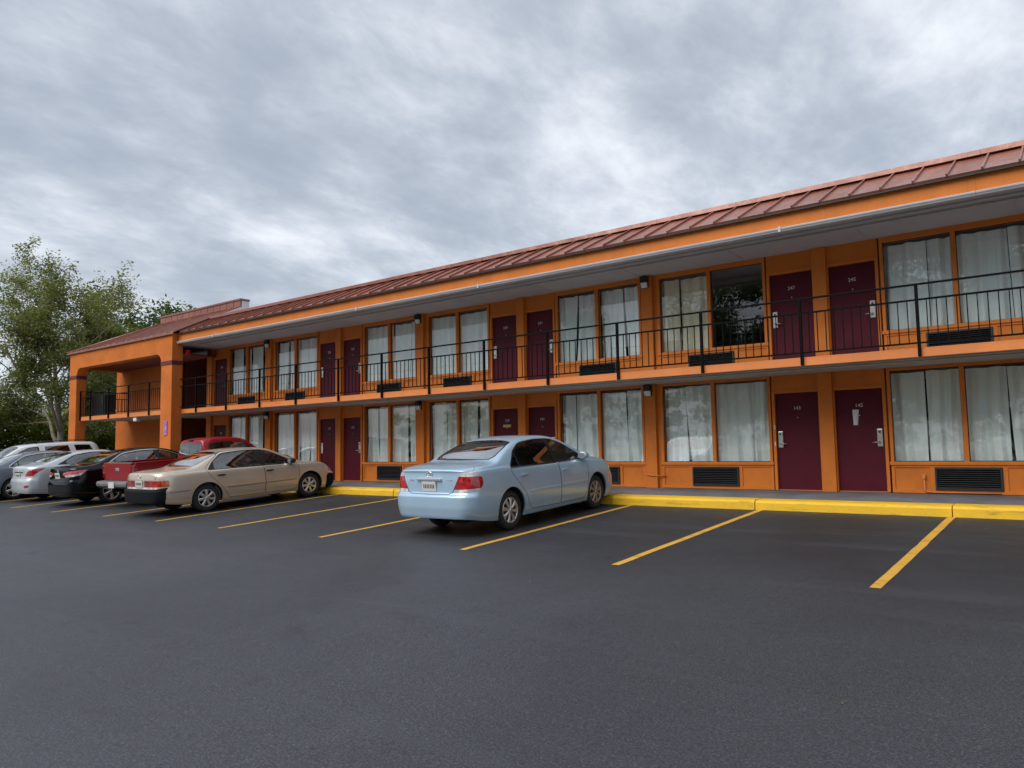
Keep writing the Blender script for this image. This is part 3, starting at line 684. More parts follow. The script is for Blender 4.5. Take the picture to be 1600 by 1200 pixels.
# ================================================================== curtains, one to a pane
def ordw(i): return ['', 'first', 'second', 'third', 'fourth', 'fifth', 'sixth', 'seventh'][i]
def curtain(x0, x1, z0, z1, seed, mat, lean):
    rg = random.Random(seed); nx, nz = 84, 10; v = []; f = []
    ks = [(rg.uniform(19, 25), rg.uniform(0, 6), 1.0), (rg.uniform(33, 46), rg.uniform(0, 6), rg.uniform(.25, .5)), (rg.uniform(5, 8), rg.uniform(0, 6), rg.uniform(.4, .9))]
    for j in range(nz + 1):
        t = j / nz; z = z0 + (z1 - z0) * t
        for i in range(nx + 1):
            s = i / nx; x = x0 + (x1 - x0) * s
            a = (x - x0)
            y = 0.0
            for k, p, A in ks:
                w_ = math.sin(k * (a + .035 * math.sin(2.6 * t + p)) + p)
                y += A * (abs(w_)**.75 * (1 if w_ > 0 else -1))
            y *= .034 * (1.15 - .35 * t)
            # edges swing inwards or outwards towards the hem
            x2 = x + lean[0] * (1 - t) ** 1.4 * (1 - s) + lean[1] * (1 - t) ** 1.4 * s
            zz = z + (0.004 * math.sin(16 * a) if j == nz else 0) + (0.02 * math.sin(5 * a + seed) if j == 0 else 0)
            v.append((x2, .20 + y, zz))
    n = nx + 1
    for j in range(nz):
        for i in range(nx): f.append((j * n + i, j * n + i + 1, (j + 1) * n + i + 1, (j + 1) * n + i))
    me = MB().add(v, f, True).mesh('curtain', mat)
    return me
for fl, zb in ((0, 0.0), (1, F1)):
    for i, (a, b) in enumerate(WINDOWS):
        if i == 0: continue
        xm = (a + b) / 2
        for side, (p, q) in (('left', (a, xm)), ('right', (xm, b))):
            if fl == 1 and i == 2 and side == 'right': continue
            cream = (fl == 1 and i == 2)
            rg = random.Random(i * 10 + fl * 100 + (side == 'left'))
            spl = rg.uniform(.35, .68); xs = p + (q - p) * spl; gap = rg.choice((.0, .003, .004, .007, .012))
            me_parts = []
            ln = rg.choice((-.09, -.04, 0, 0, .03, .06))
            o1 = curtain(p + .01, xs - gap, zb + .50, zb + 2.245 + rg.uniform(-.015, .02), i * 7 + fl * 31 + (side == 'left'), 'curtain_cream' if cream else 'curtain', (0, ln))
            o2 = curtain(xs + gap, q - .01, zb + .50, zb + 2.245 + rg.uniform(-.015, .02), i * 11 + fl * 37 + (side == 'left') + 3, 'curtain_cream' if cream else 'curtain', (ln + rg.choice((0, 0, 0, .05)), 0))
            bm = bmesh.new(); bm.from_mesh(o1); bm.from_mesh(o2); bm.to_mesh(o1); bm.free()
            for pol in o1.polygons: pol.use_smooth = True
            o = link('curtain', o1)
            where = 'upper-floor' if fl else 'ground-floor'
            o['label'] = f"{'cream pleated' if cream else 'pale grey-white'} curtain in {side} pane of {where} window, {ordw(i)} from the right"
            o['category'] = 'curtain'; o['group'] = f'curtains of the {where} windows'
# ================================================================== wall lamps and small fittings
def wall_lamp(x, z, label):
    t = thing('wall_lamp', label, 'lamp', (x, -.10, z), 'lamps on the wall columns')
    MB().box(-.085, .085, -.12, .0, -.02, .12, .012).box(-.085, .085, -.03, .0, -.14, -.0201, .006).build('housing', 'black_plastic', t)
    MB().prism([(-.105, -.022), (-.032, -.022), (-.032, -.135), (-.075, -.125)], -.07, .07).build('diffuser', 'lamp_lens', t)
for k, (a, b) in enumerate(LAMPCOLS[1:]):
    for fl, z in ((0, 2.21), (1, 4.72)):
        wall_lamp((a + b) / 2 - .01, z, f"black wall lamp on {'upper' if fl else 'ground'}-floor column, {ordw(k + 1)} from the right")
t = thing('paper_notice', 'folded white paper stuck on maroon door below number 145', 'paper', (-3.735, .038, 1.28))
MB().add([(-.045, 0, 0), (.035, 0, 0), (.065, -.012, .30), (-.055, -.004, .30), (-.045, .004, 0), (.035, .004, 0), (.065, -.004, .30), (-.055, .003, .30), (0.03, -.04, .30), (0.012, -.03, 0.0)],
         [(0, 9, 8, 3), (9, 1, 2, 8), (4, 7, 6, 5), (0, 4, 5, 1, 9), (3, 8, 2, 6, 7), (0, 3, 7, 4), (1, 5, 6, 2)]).build('sheet', 'paper', t)
t = thing('fire_alarm', 'small red fire alarm box beside the portico pillar under the eave', 'alarm', (-25.55, -1.56, 4.52))
MB().box(-.055, .03, -.07, .07, -.10, .10, .01).build('alarm_case', 'red_plastic', t)
t = thing('storage_cabinet', 'black metal cabinet standing at the end of the upper portico balcony', 'cabinet', (-32.45, -1.36, F1))
MB().box(-.60, .60, -.22, .22, 0, .90, .02).build('cabinet_case', 'black_plastic', t); MB().box(-.55, .55, -.236, -.22, .06, .84, .006).build('cabinet_door', 'trim_black', t)
MB().tube([(.45, -.26, .5), (.45, -.26, .7)], .012, 6).build('handle', 'steel', t)
t = thing('floodlight', 'grey floodlight hung under the portico balcony slab', 'light', (-28.6, -1.85, 2.33))
MB().box(-.14, .14, -.07, .07, -.17, 0, .02).build('lamp_case', 'conduit', t); MB().box(-.11, .11, -.08, -.0701, -.14, -.03, .004).build('lamp_glass', 'lamp_lens', t)
t = thing('notice_sign', 'narrow upright white sign with violet and red marks on the stucco pillar', 'sign', (-25.90, PY0 - .002, 1.83))
MB().box(-.11, .11, -.02, 0, -.25, .25, .006).build('sign_panel', 'sign_print', t) if 'sign_print' in MATS else None

# ================================================================== trees and shrubs
def leaf_cloud(centres, radii, per, size, rng, flat=0.0):
    """leaf-sized bent quads scattered round the centres"""
    n = len(centres) * per
    C = np.repeat(np.array(centres, float), per, 0); Rr = np.repeat(np.array(radii, float), per)
    d = rng.normal(size=(n, 3)); d /= np.linalg.norm(d, axis=1, keepdims=True) + 1e-9
    P = C + d * (Rr * rng.random(n)**.5)[:, None]
    a = rng.normal(size=(n, 3)); a[:, 2] *= .6; a /= np.linalg.norm(a, axis=1, keepdims=True)
    b = rng.normal(size=(n, 3)); b -= a * (a * b).sum(1, keepdims=True); b /= np.linalg.norm(b, axis=1, keepdims=True)
    k = np.cross(a, b); L = size * (0.6 + .8 * rng.random(n))[:, None]; Wd = L * .42
    v0 = P - a * L * .5; v1 = P + b * Wd * .5 + k * L * .07; v2 = P + a * L * .5; v3 = P - b * Wd * .5 + k * L * .07
    V = np.stack([v0, v1, v2, v3], 1).reshape(-1, 3); F = np.arange(n * 4).reshape(-1, 4)
    return V, F
def np_mesh(name, V, F, mat):
    me = bpy.data.meshes.new(name); me.vertices.add(len(V)); me.vertices.foreach_set('co', V.ravel().astype(np.float32))
    me.loops.add(F.size); me.loops.foreach_set('vertex_index', F.ravel().astype(np.int32)); me.polygons.add(len(F))
    me.polygons.foreach_set('loop_start', (np.arange(len(F)) * 4).astype(np.int32)); me.polygons.foreach_set('loop_total', np.full(len(F), 4, np.int32))
    me.update(calc_edges=True); me.materials.append(MATS[mat]); return me
def grow(seed, height, spread, trunk_r, fork, levels, nb, leaf, per, mat, droop=0.0, crown_r=.45, lean=(0, 0)):
    """trunk with forking limbs; leaves round the outer twigs. returns (wood mesh, leaf mesh)"""
    rg = random.Random(seed); rng = np.random.default_rng(seed); wood = MB(); tips = []
    def branch(p, d, L, r, lv):
        n = 5 if lv == 0 else 4; pts = [p.copy()]; rad = [r]; q = p.copy(); dd = d.copy()
        for i in range(n):
            dd = (dd + Vector((rg.gauss(0, .11), rg.gauss(0, .11), rg.gauss(.03, .07) - droop * lv * .04))).normalized(); q = q + dd * (L / n); pts.append(q.copy()); rad.append(r * (1 - .55 * (i + 1) / n))
            if lv >= levels - 1: tips.append((q.copy(), lv))
        wood.tube(pts, rad, 8 if lv < 2 else 5, lv == 0)
        if lv >= levels: return
        k = nb[lv]
        for j in range(k):
            t = (.35 + .65 * (j + .6 * rg.random()) / k) if lv > 0 else (fork + (1 - fork) * (j + rg.random() * .5) / k)
            t = min(t, .99); i = min(int(t * n), n - 1); base = pts[i].lerp(pts[i + 1], t * n - i)
            az = (j * 2.399 + rg.uniform(-.4, .4)) + (seed if lv == 0 else rg.uniform(0, 6)); tilt = rg.uniform(.45, .85) if lv == 0 else rg.uniform(.45, 1.0)
            ax = dd.orthogonal().normalized(); ax = Matrix.Rotation(az, 3, dd) @ ax
            nd = (Matrix.Rotation(tilt, 3, ax) @ dd).normalized(); nd = Vector((nd.x * spread, nd.y * spread, max(nd.z, -.1))).normalized()
            branch(base, nd, L * rg.uniform(.52, .78) * (1.05 if lv == 0 else .9), rad[i] * rg.uniform(.5, .68), lv + 1)
    branch(Vector((0, 0, -.15)), Vector((lean[0], lean[1], 1)).normalized(), height * .52, trunk_r, 0)
    cs = [t[0] for t in tips]; V, F = leaf_cloud([c[:] for c in cs], [crown_r * rg.uniform(.6, 1.25) for _ in cs], per, leaf, rng)
    return wood.mesh('trunk', 'bark'), np_mesh('crown', V, F, mat), len(cs)
def plant(name, label, cat, loc, meshes, rot=0.0, sc=1.0, group=None):
    t = thing(name, label, cat, loc, group); t.rotation_euler = (0, 0, rot); t.scale = (sc,) * 3 if isinstance(sc, (int, float)) else sc
    link('trunk', meshes[0], t); link('crown', meshes[1], t); return t
big = grow(1, 15.5, 1.2, .25, .16, 4, (9, 6, 4, 4), .20, 15, 'leaf_olive', crown_r=.55)
plant('broadleaf_tree', 'tall open-crowned olive-green tree with pale limbs left of the portico', 'tree', (-46.0, 2.0, -.13), big, R(20), (.82, .82, .76))
t2 = grow(11, 9.0, .8, .22, .3, 4, (7, 5, 4, 3), .24, 9, 'leaf_green', crown_r=.5)
plant('background_tree', 'dark green tree showing above the portico roof behind the motel', 'tree', (-50.3, 10.0, -.13), t2, R(70), 1.27)
# a row across the lot, seen in the window glass
t3 = grow(5, 11.0, 1.05, .26, .3, 4, (7, 5, 4, 3), .20, 22, 'leaf_green', crown_r=.75)
TL = ['leafy tree across the lot, leftmost of those mirrored in the windows', 'tall leafy tree across the lot, second from the left in the row', 'leafy tree across the lot, third from the left in the row', 'tall leafy tree across the lot opposite the blue sedan, fourth in the row', 'leafy tree across the lot, third from the right in the row', 'tall leafy tree across the lot, second from the right in the row', 'leafy tree across the lot, rightmost in the row']
for k, (x, y, s, r_) in enumerate(((-38, -44, 1.45, 10), (-27, -47, 1.6, 100), (-13.5, -45, 1.35, 200), (-4, -48, 1.6, 300), (8, -45, 1.4, 45), (19, -47, 1.55, 150), (30, -45, 1.35, 250))):
    plant('roadside_tree', TL[k], 'tree', (x, y, gz(y)), t3, R(r_), s, 'trees across the lot')
# dense shrub belt behind the cars at the left: one uncountable mass
def belt(seed, n, fx, fy, hmin, hvar, per, size, name, label):
    rng = np.random.default_rng(seed); cs = []; rs = []
    for i in range(n):
        a, b = rng.random(), rng.random(); x, y = fx(a, b), fy(a, b)
        h = hmin + hvar * math.sin(.35 * (x + y) + 1.0)**2 + 1.2 * rng.random()
        for k in range(4): cs.append((x + rng.normal() * .5, y + rng.normal() * .5, gz(y) + h * (k + .5) / 4)); rs.append(.9)
    V, F = leaf_cloud(cs, rs, per, size, rng)
    o = link(name, np_mesh(name, V, F, 'leaf_shrub')); o['kind'] = 'stuff'; o['label'] = label; o['category'] = 'shrubs'
belt(3, 720, lambda a, b: -50.5 - 9 * a * a + (2.5 if b > .55 else 0) * (1 - a), lambda a, b: -15 + 42 * b, 2.3, 2.0, 46, .27, 'shrub_belt', 'dense belt of green shrubs behind the parked cars at the left')
belt(4, 150, lambda a, b: -75 + 120 * b, lambda a, b: -54 - 4 * a, 6.5, 1.5, 50, .55, 'reflection_hedge', 'added unseen hedge behind the camera that darkens the window reflections')  # unseen hedge added to fill the bright gaps in the window reflections
sh_ = grow(31, 6.0, 1.2, .12, .15, 3, (8, 5, 4), .24, 34, 'leaf_shrub', crown_r=.6)
for k, (x, y, s, r_, lb) in enumerate(((-41.5, 5.5, .80, 0, 'rounded green bush seen through the portico opening'), (-44.0, 9.5, 1.0, 130, 'taller green bush behind the one seen through the portico opening'), (-49.5, -1.5, .9, 220, 'broad green bush at the foot of the tall tree'))):
    plant('bush', lb, 'bush', (x, y, -.13), sh_, R(r_), s, 'bushes beyond the end of the motel')
# low timber fence at the far left edge
fn = thing('timber_fence', 'low brown timber rail fence in front of the shrubs at the left edge', 'fence', (-47.0, -4.0, gz(-4)))
for k in range(6):
    MB().box(-.07, .07, -.07, .07, 0, 1.05, .01).build('post', 'fence_wood', fn).location = (-.25 * k, -2.2 * k + 4, gz(-2.2 * k) - gz(-4) if False else 0)
for z in (.35, .68, .98):
    b_ = MB(); b_.add([(0, 4.1, z), (.05, 4.1, z), (-1.20, -7.1, z), (-1.25, -7.1, z), (0, 4.1, z + .16), (.05, 4.1, z + .16), (-1.20, -7.1, z + .16), (-1.25, -7.1, z + .16)], [(0, 1, 2, 3), (4, 7, 6, 5), (0, 4, 5, 1), (1, 5, 6, 2), (2, 6, 7, 3), (3, 7, 4, 0)]); b_.build('board', 'fence_wood', fn)
mp_ = thing('marker_post', 'thin white marker post standing in the shrubs at the left edge', 'post', (-50.5, -1.6, -.2))
MB().tube([(0, 0, 0), (0, 0, 2.6)], .04, 8).build('shaft', 'white_metal', mp_); MB().tube([(0, 0, 1.55), (0, 0, 2.45)], .055, 8).build('sleeve', 'white_metal', mp_)
# a few fallen leaves on the asphalt
rng = np.random.default_rng(8); n = 60
px = rng.uniform(-34, -1, n); py = rng.uniform(-11, -2.4, n); V = []; F = []
for i in range(n):
    a = rng.uniform(0, 6.28); l = rng.uniform(.02, .04); z = gz(py[i]) + .006
    for (q, w_, h_) in ((0, 0, 0), (.5, .35, .012), (1, 0, .004), (.5, -.35, .010)):
        V.append((px[i] + l * (q * math.cos(a) - w_ * math.sin(a)), py[i] + l * (q * math.sin(a) + w_ * math.cos(a)), z + h_))
    F.append((4 * i, 4 * i + 1, 4 * i + 2, 4 * i + 3))
o = link('fallen_leaves', np_mesh('fallen_leaves', np.array(V), np.array(F), 'leaf_fallen')); o['kind'] = 'stuff'; o['label'] = 'scattered dry fallen leaves on the asphalt'; o['category'] = 'leaves'

# ================================================================== vehicles
def pchip(pts):
    """monotone cubic through the points, vectorised"""
    X = np.array([p[0] for p in pts], float); Y = np.array([p[1] for p in pts], float)
    h = np.diff(X); d = np.diff(Y) / h; m = np.zeros_like(Y)
    for i in range(1, len(X) - 1):
        if d[i - 1] * d[i] > 0:
            w1, w2 = 2 * h[i] + h[i - 1], h[i] + 2 * h[i - 1]; m[i] = (w1 + w2) / (w1 / d[i - 1] + w2 / d[i])
    m[0], m[-1] = d[0], d[-1]
    def f(x):
        x = np.clip(np.asarray(x, float), X[0], X[-1]); i = np.clip(np.searchsorted(X, x) - 1, 0, len(h) - 1); t = (x - X[i]) / h[i]
        return (2 * t**3 - 3 * t**2 + 1) * Y[i] + (t**3 - 2 * t**2 + t) * h[i] * m[i] + (-2 * t**3 + 3 * t**2) * Y[i + 1] + (t**3 - t**2) * h[i] * m[i + 1]
    return f
def sstep(x): x = np.clip(x, 0, 1); return x * x * (3 - 2 * x)
NC = 13
_kn = np.concatenate([[0, 0], np.linspace(0, 1, NC - 1), [1, 1]])
def bsp(t):
    """clamped quadratic B-spline basis, rows for t"""
    t = np.clip(np.asarray(t, float), 0, 1 - 1e-9); k = _kn; n = NC
    N = [((t >= k[i]) & (t < k[i + 1])).astype(float) for i in range(len(k) - 1)]
    for p in (1, 2):
        M = []
        for i in range(len(k) - 1 - p):
            a = k[i + p] - k[i]; b = k[i + p + 1] - k[i + 1]
            M.append((N[i] * (t - k[i]) / a if a > 0 else 0) + (N[i + 1] * (k[i + p + 1] - t) / b if b > 0 else 0))
        N = M
    return np.stack(N[:n], -1)
def inpoly(P, poly):
    x, y = P[:, 0], P[:, 1]; c = np.zeros(len(P), bool); a = poly; b = np.roll(poly, -1, 0)
    for (x0, y0), (x1, y1) in zip(a, b):
        if y0 == y1: continue
        m = ((y0 > y) != (y1 > y)) & (x < (x1 - x0) * (y - y0) / (y1 - y0) + x0); c ^= m
    return c
def rounded(pts, r, n=4):
    out = []; k = len(pts)
    for i in range(k):
        p = np.array(pts[i][:2], float); rr = pts[i][2] if len(pts[i]) > 2 else r
        a = np.array(pts[i - 1][:2], float); b = np.array(pts[(i + 1) % k][:2], float)
        da, db = a - p, b - p; la, lb = np.linalg.norm(da), np.linalg.norm(db); q = min(rr, la * .45, lb * .45)
        A, B = p + da / la * q, p + db / lb * q
        for j in range(n + 1):
            t = j / n; out.append(tuple((1 - t)**2 * A + 2 * t * (1 - t) * p + t * t * B))
    return out
def offset(pts, d):
    """closed outline moved by d (negative = inwards)"""
    P = np.array(pts, float); area = np.sum(P[:, 0] * np.roll(P[:, 1], -1) - np.roll(P[:, 0], -1) * P[:, 1])
    s = 1 if area > 0 else -1; out = []
    n = len(P)
    for i in range(n):
        e0 = P[i] - P[i - 1]; e1 = P[(i + 1) % n] - P[i]
        n0 = np.array([e0[1], -e0[0]]) / (np.linalg.norm(e0) + 1e-9); n1 = np.array([e1[1], -e1[0]]) / (np.linalg.norm(e1) + 1e-9)
        b = n0 + n1; l = np.linalg.norm(b); b = b / l if l > 1e-6 else n0
        out.append(tuple(P[i] + s * d * b / max(.5, b @ n0)))
    return out

class Shell:
    """half car skin S(u, t): u runs tail to nose, t from sill to roof centre line"""
    TS = 46.0
    def __init__(s, c):
        s.c = c; xr, xf, W = c['xr'], c['xf'], c['W']; s.W = W
        xm, Lr, Lf = (xr + xf) / 2, (xf - xr) / 2, (xf - xr) / 2
        nr, nf = c.get('nr', 9), c.get('nf', 6)
        def s_of_w(q, n): return (1 - q**n)**(1 / n)
        qs = np.array([0.0, .10, .22, .34, .46, .56, .65, .73, .80, .86, .91, .945])
        rear = [xm - Lr * s_of_w(q, nr) for q in qs]; front = [xm + Lf * s_of_w(q, nf) for q in qs]
        mid = np.linspace(rear[-1], front[-1], 74)[1:-1]
        wm = np.where(mid < xm, (1 - np.abs((mid - xm) / Lr)**nr)**(1 / nr), (1 - np.abs((mid - xm) / Lf)**nf)**(1 / nf))
        s.xs = np.concatenate([rear, mid, front[::-1]]); s.ws = W * np.concatenate([qs, wm, qs[::-1]])
        s.us = np.arange(len(s.xs), dtype=float)
        s.zc, s.zb, s.z0 = pchip(c['zc']), pchip(c['zb']), pchip(c['z0'])
        s.dr, s.df = pchip(c['dr']), pchip(c['df'])
        s.cf = c.get('wall', (.93, .982, 1.0, 1.0, .985, .958))
        s.umid = float(np.interp(xm, s.xs, s.us))
    def ctrl(s, x, w):
        c = s.c; zc, zb, z0 = s.zc(x), s.zb(x), s.z0(x); zb = np.minimum(zb, zc - .03)
        H = zb - z0; f = s.cf; Y, Z = [], []
        for q, g in zip((0, .14, .40, .66, .88, 1.0), f): Y.append(w * g); Z.append(z0 + H * q)
        y6 = w * (f[5] - .032); z6 = zb + .014
        zr = c['zroof']; ze = np.maximum(zc - c.get('crown', .055), z6 + .003); ze = np.minimum(ze, zc - .004)
        q = np.clip((ze - z6) / (zr - .05 - z6), 0, 1); ye = y6 + (c['yr'] * w / s.W - y6) * q
        Y.append(y6); Z.append(z6)
        Y.append(y6 + (ye - y6) * .5 + .012 * q); Z.append(z6 + (ze - z6) * .5)
        Y.append(y6 + (ye - y6) * .93 + .006 * q); Z.append(z6 + (ze - z6) * .93)
        Y.append(ye - .045 * q - .03 * w / s.W * (1 - q)); Z.append(ze + (zc - ze) * .45)
        Y.append(ye * .78); Z.append(ze + (zc - ze) * .80)
        Y.append(ye * .38); Z.append(zc - (zc - ze) * .03); Y.append(0 * w); Z.append(zc)
        return np.stack(Y, -1), np.stack(Z, -1)
    def yz(s, u, t):
        x = np.interp(u, s.us, s.xs); w = np.interp(u, s.us, s.ws); Y, Z = s.ctrl(x, w); B = bsp(t)
        return x, (B * Y).sum(-1), (B * Z).sum(-1)
    def S(s, u, t):
        u = np.asarray(u, float); t = np.asarray(t, float); x, y, z = s.yz(u, t); c = s.c
        wr = sstep((c['xr'] + .5 - x) / .5); wf = sstep((x - c['xf'] + .6) / .6)
        x = x + wr * (s.dr(z) + c.get('bow', .05) * (y / s.W)**2) - wf * (s.df(z) + c.get('bowf', .10) * (y / s.W)**2)
        return np.stack([x, y, z], -1)
    def N(s, u, t):
        U = len(s.us) - 1
        a = s.S(np.clip(u - .35, 0, U), t); b = s.S(np.clip(u + .35, 0, U), t); p = s.S(u, np.clip(t - .006, 0, 1)); q = s.S(u, np.clip(t + .006, 0, 1))
        n = np.cross(q - p, b - a); l = np.linalg.norm(n, axis=-1, keepdims=True); n = n / np.maximum(l, 1e-9)
        bad = l[..., 0] < 1e-8; n[bad] = (0, 0, 1)
        return n
    # --- inverse maps, from a table of the skin at every station
    def table(s):
        if not hasattr(s, 'tt'):
            s.tt = np.linspace(0, 1, 321); gu, gt = np.meshgrid(s.us, s.tt, indexing='ij'); _, y, z = s.yz(gu.ravel(), gt.ravel())
            s.ty, s.tz = y.reshape(gu.shape), np.maximum.accumulate(z.reshape(gu.shape), axis=1)
        return s.ty, s.tz
    def row(s, u, tab):
        i = int(min(max(math.floor(u), 0), len(s.us) - 2)); f = u - i; return tab[i] * (1 - f) + tab[i + 1] * f
    def t_z(s, u, z):
        _, tz = s.table(); return np.array([np.interp(zz, s.row(uu, tz), s.tt) for uu, zz in zip(u, z)])
    def t_y(s, u, y):
        ty, _ = s.table(); k = 135; return np.array([np.interp(-yy, np.maximum.accumulate(-s.row(uu, ty)[k:]), s.tt[k:]) for uu, yy in zip(u, y)])
    def side(s, pts):
        P = np.array(pts, float); u = np.interp(P[:, 0], s.xs, s.us); return np.stack([u, s.t_z(u, P[:, 1])], -1)
    def top(s, pts):
        P = np.array(pts, float); u = np.interp(P[:, 0], s.xs, s.us); return np.stack([u, np.where(P[:, 1] < .004, 1.0, s.t_y(u, P[:, 1]))], -1)
    def end(s, pts, rear=True):
        P = np.array(pts, float); lo = np.zeros(len(P)) if rear else np.full(len(P), s.us[-1]); hi = np.full(len(P), s.umid)
        for _ in range(20):
            m = (lo + hi) / 2; tq = s.t_z(m, P[:, 1]); ty = s.table()[0]; yy = np.array([np.interp(q, s.tt, s.row(uu, ty)) for uu, q in zip(m, tq)]); small = yy < P[:, 0]; lo = np.where(small, m, lo); hi = np.where(small, hi, m)
        u = (lo + hi) / 2; u = np.where(P[:, 0] < .004, 0.0 if rear else s.us[-1], u); return np.stack([u, s.t_z(u, P[:, 1])], -1)
    def pt_side(s, x, z):
        a = s.side([(x, z)]); return s.S(a[:, 0], a[:, 1])[0], s.N(a[:, 0], a[:, 1])[0]
    def pt_end(s, y, z, rear=True):
        a = s.end([(max(y, .02), z)], rear); return s.S(a[:, 0], a[:, 1])[0], s.N(a[:, 0], a[:, 1])[0]

def densify(pts, step):
    out = []; n = len(pts)
    for i in range(n):
        a, b = np.array(pts[i], float), np.array(pts[(i + 1) % n], float); k = max(1, int(np.linalg.norm(b - a) / step))
        out += [tuple(a + (b - a) * j / k) for j in range(k)]
    return out
def skin_mesh(name, V, N, F, mat, mirror, only=None):
    """mesh from skin vertices with exact normals; mirror: 'both' halves in one mesh, or one side only"""
    used = np.unique(F); mp = -np.ones(len(V), int); mp[used] = np.arange(len(used)); v, n, f = V[used], N[used], mp[F]
    sets = []
    if only in (None, 1): sets.append((v, n, f))
    if only in (None, -1): sets.append((v * (1, -1, 1), n * (1, -1, 1), f[:, ::-1]))
    vv = np.concatenate([a[0] for a in sets]); nn = np.concatenate([a[1] for a in sets]); o = 0; ff = []
    for a in sets: ff.append(a[2] + o); o += len(a[0])
    ff = np.concatenate(ff)
    me = bpy.data.meshes.new(name); me.from_pydata(vv.tolist(), [], ff.tolist()); me.materials.append(MATS[mat])
    me.polygons.foreach_set('use_smooth', [True] * len(me.polygons)); me.update()
    me.normals_split_custom_set_from_vertices(nn.tolist())
    return me

def car_skin(root, sh, regions, body_mat):
    """regions: (name, uv polygon, material or None for a hole, 'pair'|'both', offset, parent key or None, key)
       first match wins; the rest is the body"""
    TS = sh.TS; U = sh.us
    tr = np.linspace(0, 1, 45)
    gu, gt = np.meshgrid(U, tr, indexing='ij'); G = np.stack([gu.ravel(), gt.ravel() * TS], -1)
    polys = []
    for r in regions:
        p = np.array(r[1], float).copy(); p[:, 1] *= TS; p[:, 0] = np.clip(p[:, 0], 0, U[-1]); p[:, 1] = np.clip(p[:, 1], 0, TS)
        keep = [i for i in range(len(p)) if np.linalg.norm(p[i] - p[i - 1]) > .03]; polys.append(p[keep])
    allp = np.concatenate(polys)
    # drop grid points that crowd an outline, keep the border of the sheet
    border = (G[:, 0] <= 0) | (G[:, 0] >= U[-1]) | (G[:, 1] <= 0) | (G[:, 1] >= TS - 1e-6)
    dmin = np.full(len(G), 9.0)
    for i in range(0, len(allp), 200): dmin = np.minimum(dmin, np.sqrt(((G[:, None] - allp[None, i:i + 200])**2).sum(-1)).min(1))
    G = G[border | (dmin > .38)]
    verts = [Vector(p) for p in G]; edges = []
    for p in polys:
        o = len(verts); verts += [Vector(q) for q in p]; edges += [(o + i, o + (i + 1) % len(p)) for i in range(len(p))]
    vo, eo, fo, _, _, _ = delaunay_2d_cdt(verts, edges, [], 0, 1e-5)
    P = np.array([(q.x, q.y) for q in vo]); F = np.array([f for f in fo if len(f) == 3])
    cen = P[F].mean(1); own = np.full(len(F), -1)
    for i, p in enumerate(polys):
        m = inpoly(cen, p) & (own < 0); own[m] = i
    uu, tt = P[:, 0], P[:, 1] / TS; V = sh.S(uu, tt); N = sh.N(uu, tt)
    # outward orientation
    a, b, c = V[F[:, 0]], V[F[:, 1]], V[F[:, 2]]; fn = np.cross(b - a, c - a); flip = (fn * N[F].mean(1)).sum(-1) < 0; F[flip] = F[flip][:, ::-1]
    area = np.linalg.norm(fn, axis=-1); okf = area > 1e-10
    made = {}
    bf = F[(own < 0) & okf]; made['body'] = [link('body', skin_mesh('body', V, N, bf, body_mat, 'both'), root)] * 2
    merged = {}
    for i, (name, _, mat, mode, off, par, key) in enumerate(regions):
        if mat is None: continue
        merged.setdefault((name, mat, mode, off, par, key), []).append(i)
    for (name, mat, mode, off, par, key), ids in merged.items():
        f = F[np.isin(own, ids) & okf]
        if not len(f): continue
        VV = V + N * off
        if mode == 'pair':
            objs = []
            for sd in (1, -1):
                p = made[par][0 if sd == 1 else 1] if par else root
                objs.append(link(name, skin_mesh(name, VV, N, f, mat, None, sd), p))
        else:
            p = made[par][0] if par else root; o = link(name, skin_mesh(name, VV, N, f, mat, None), p); objs = [o, o]
        made[key] = objs
    return made

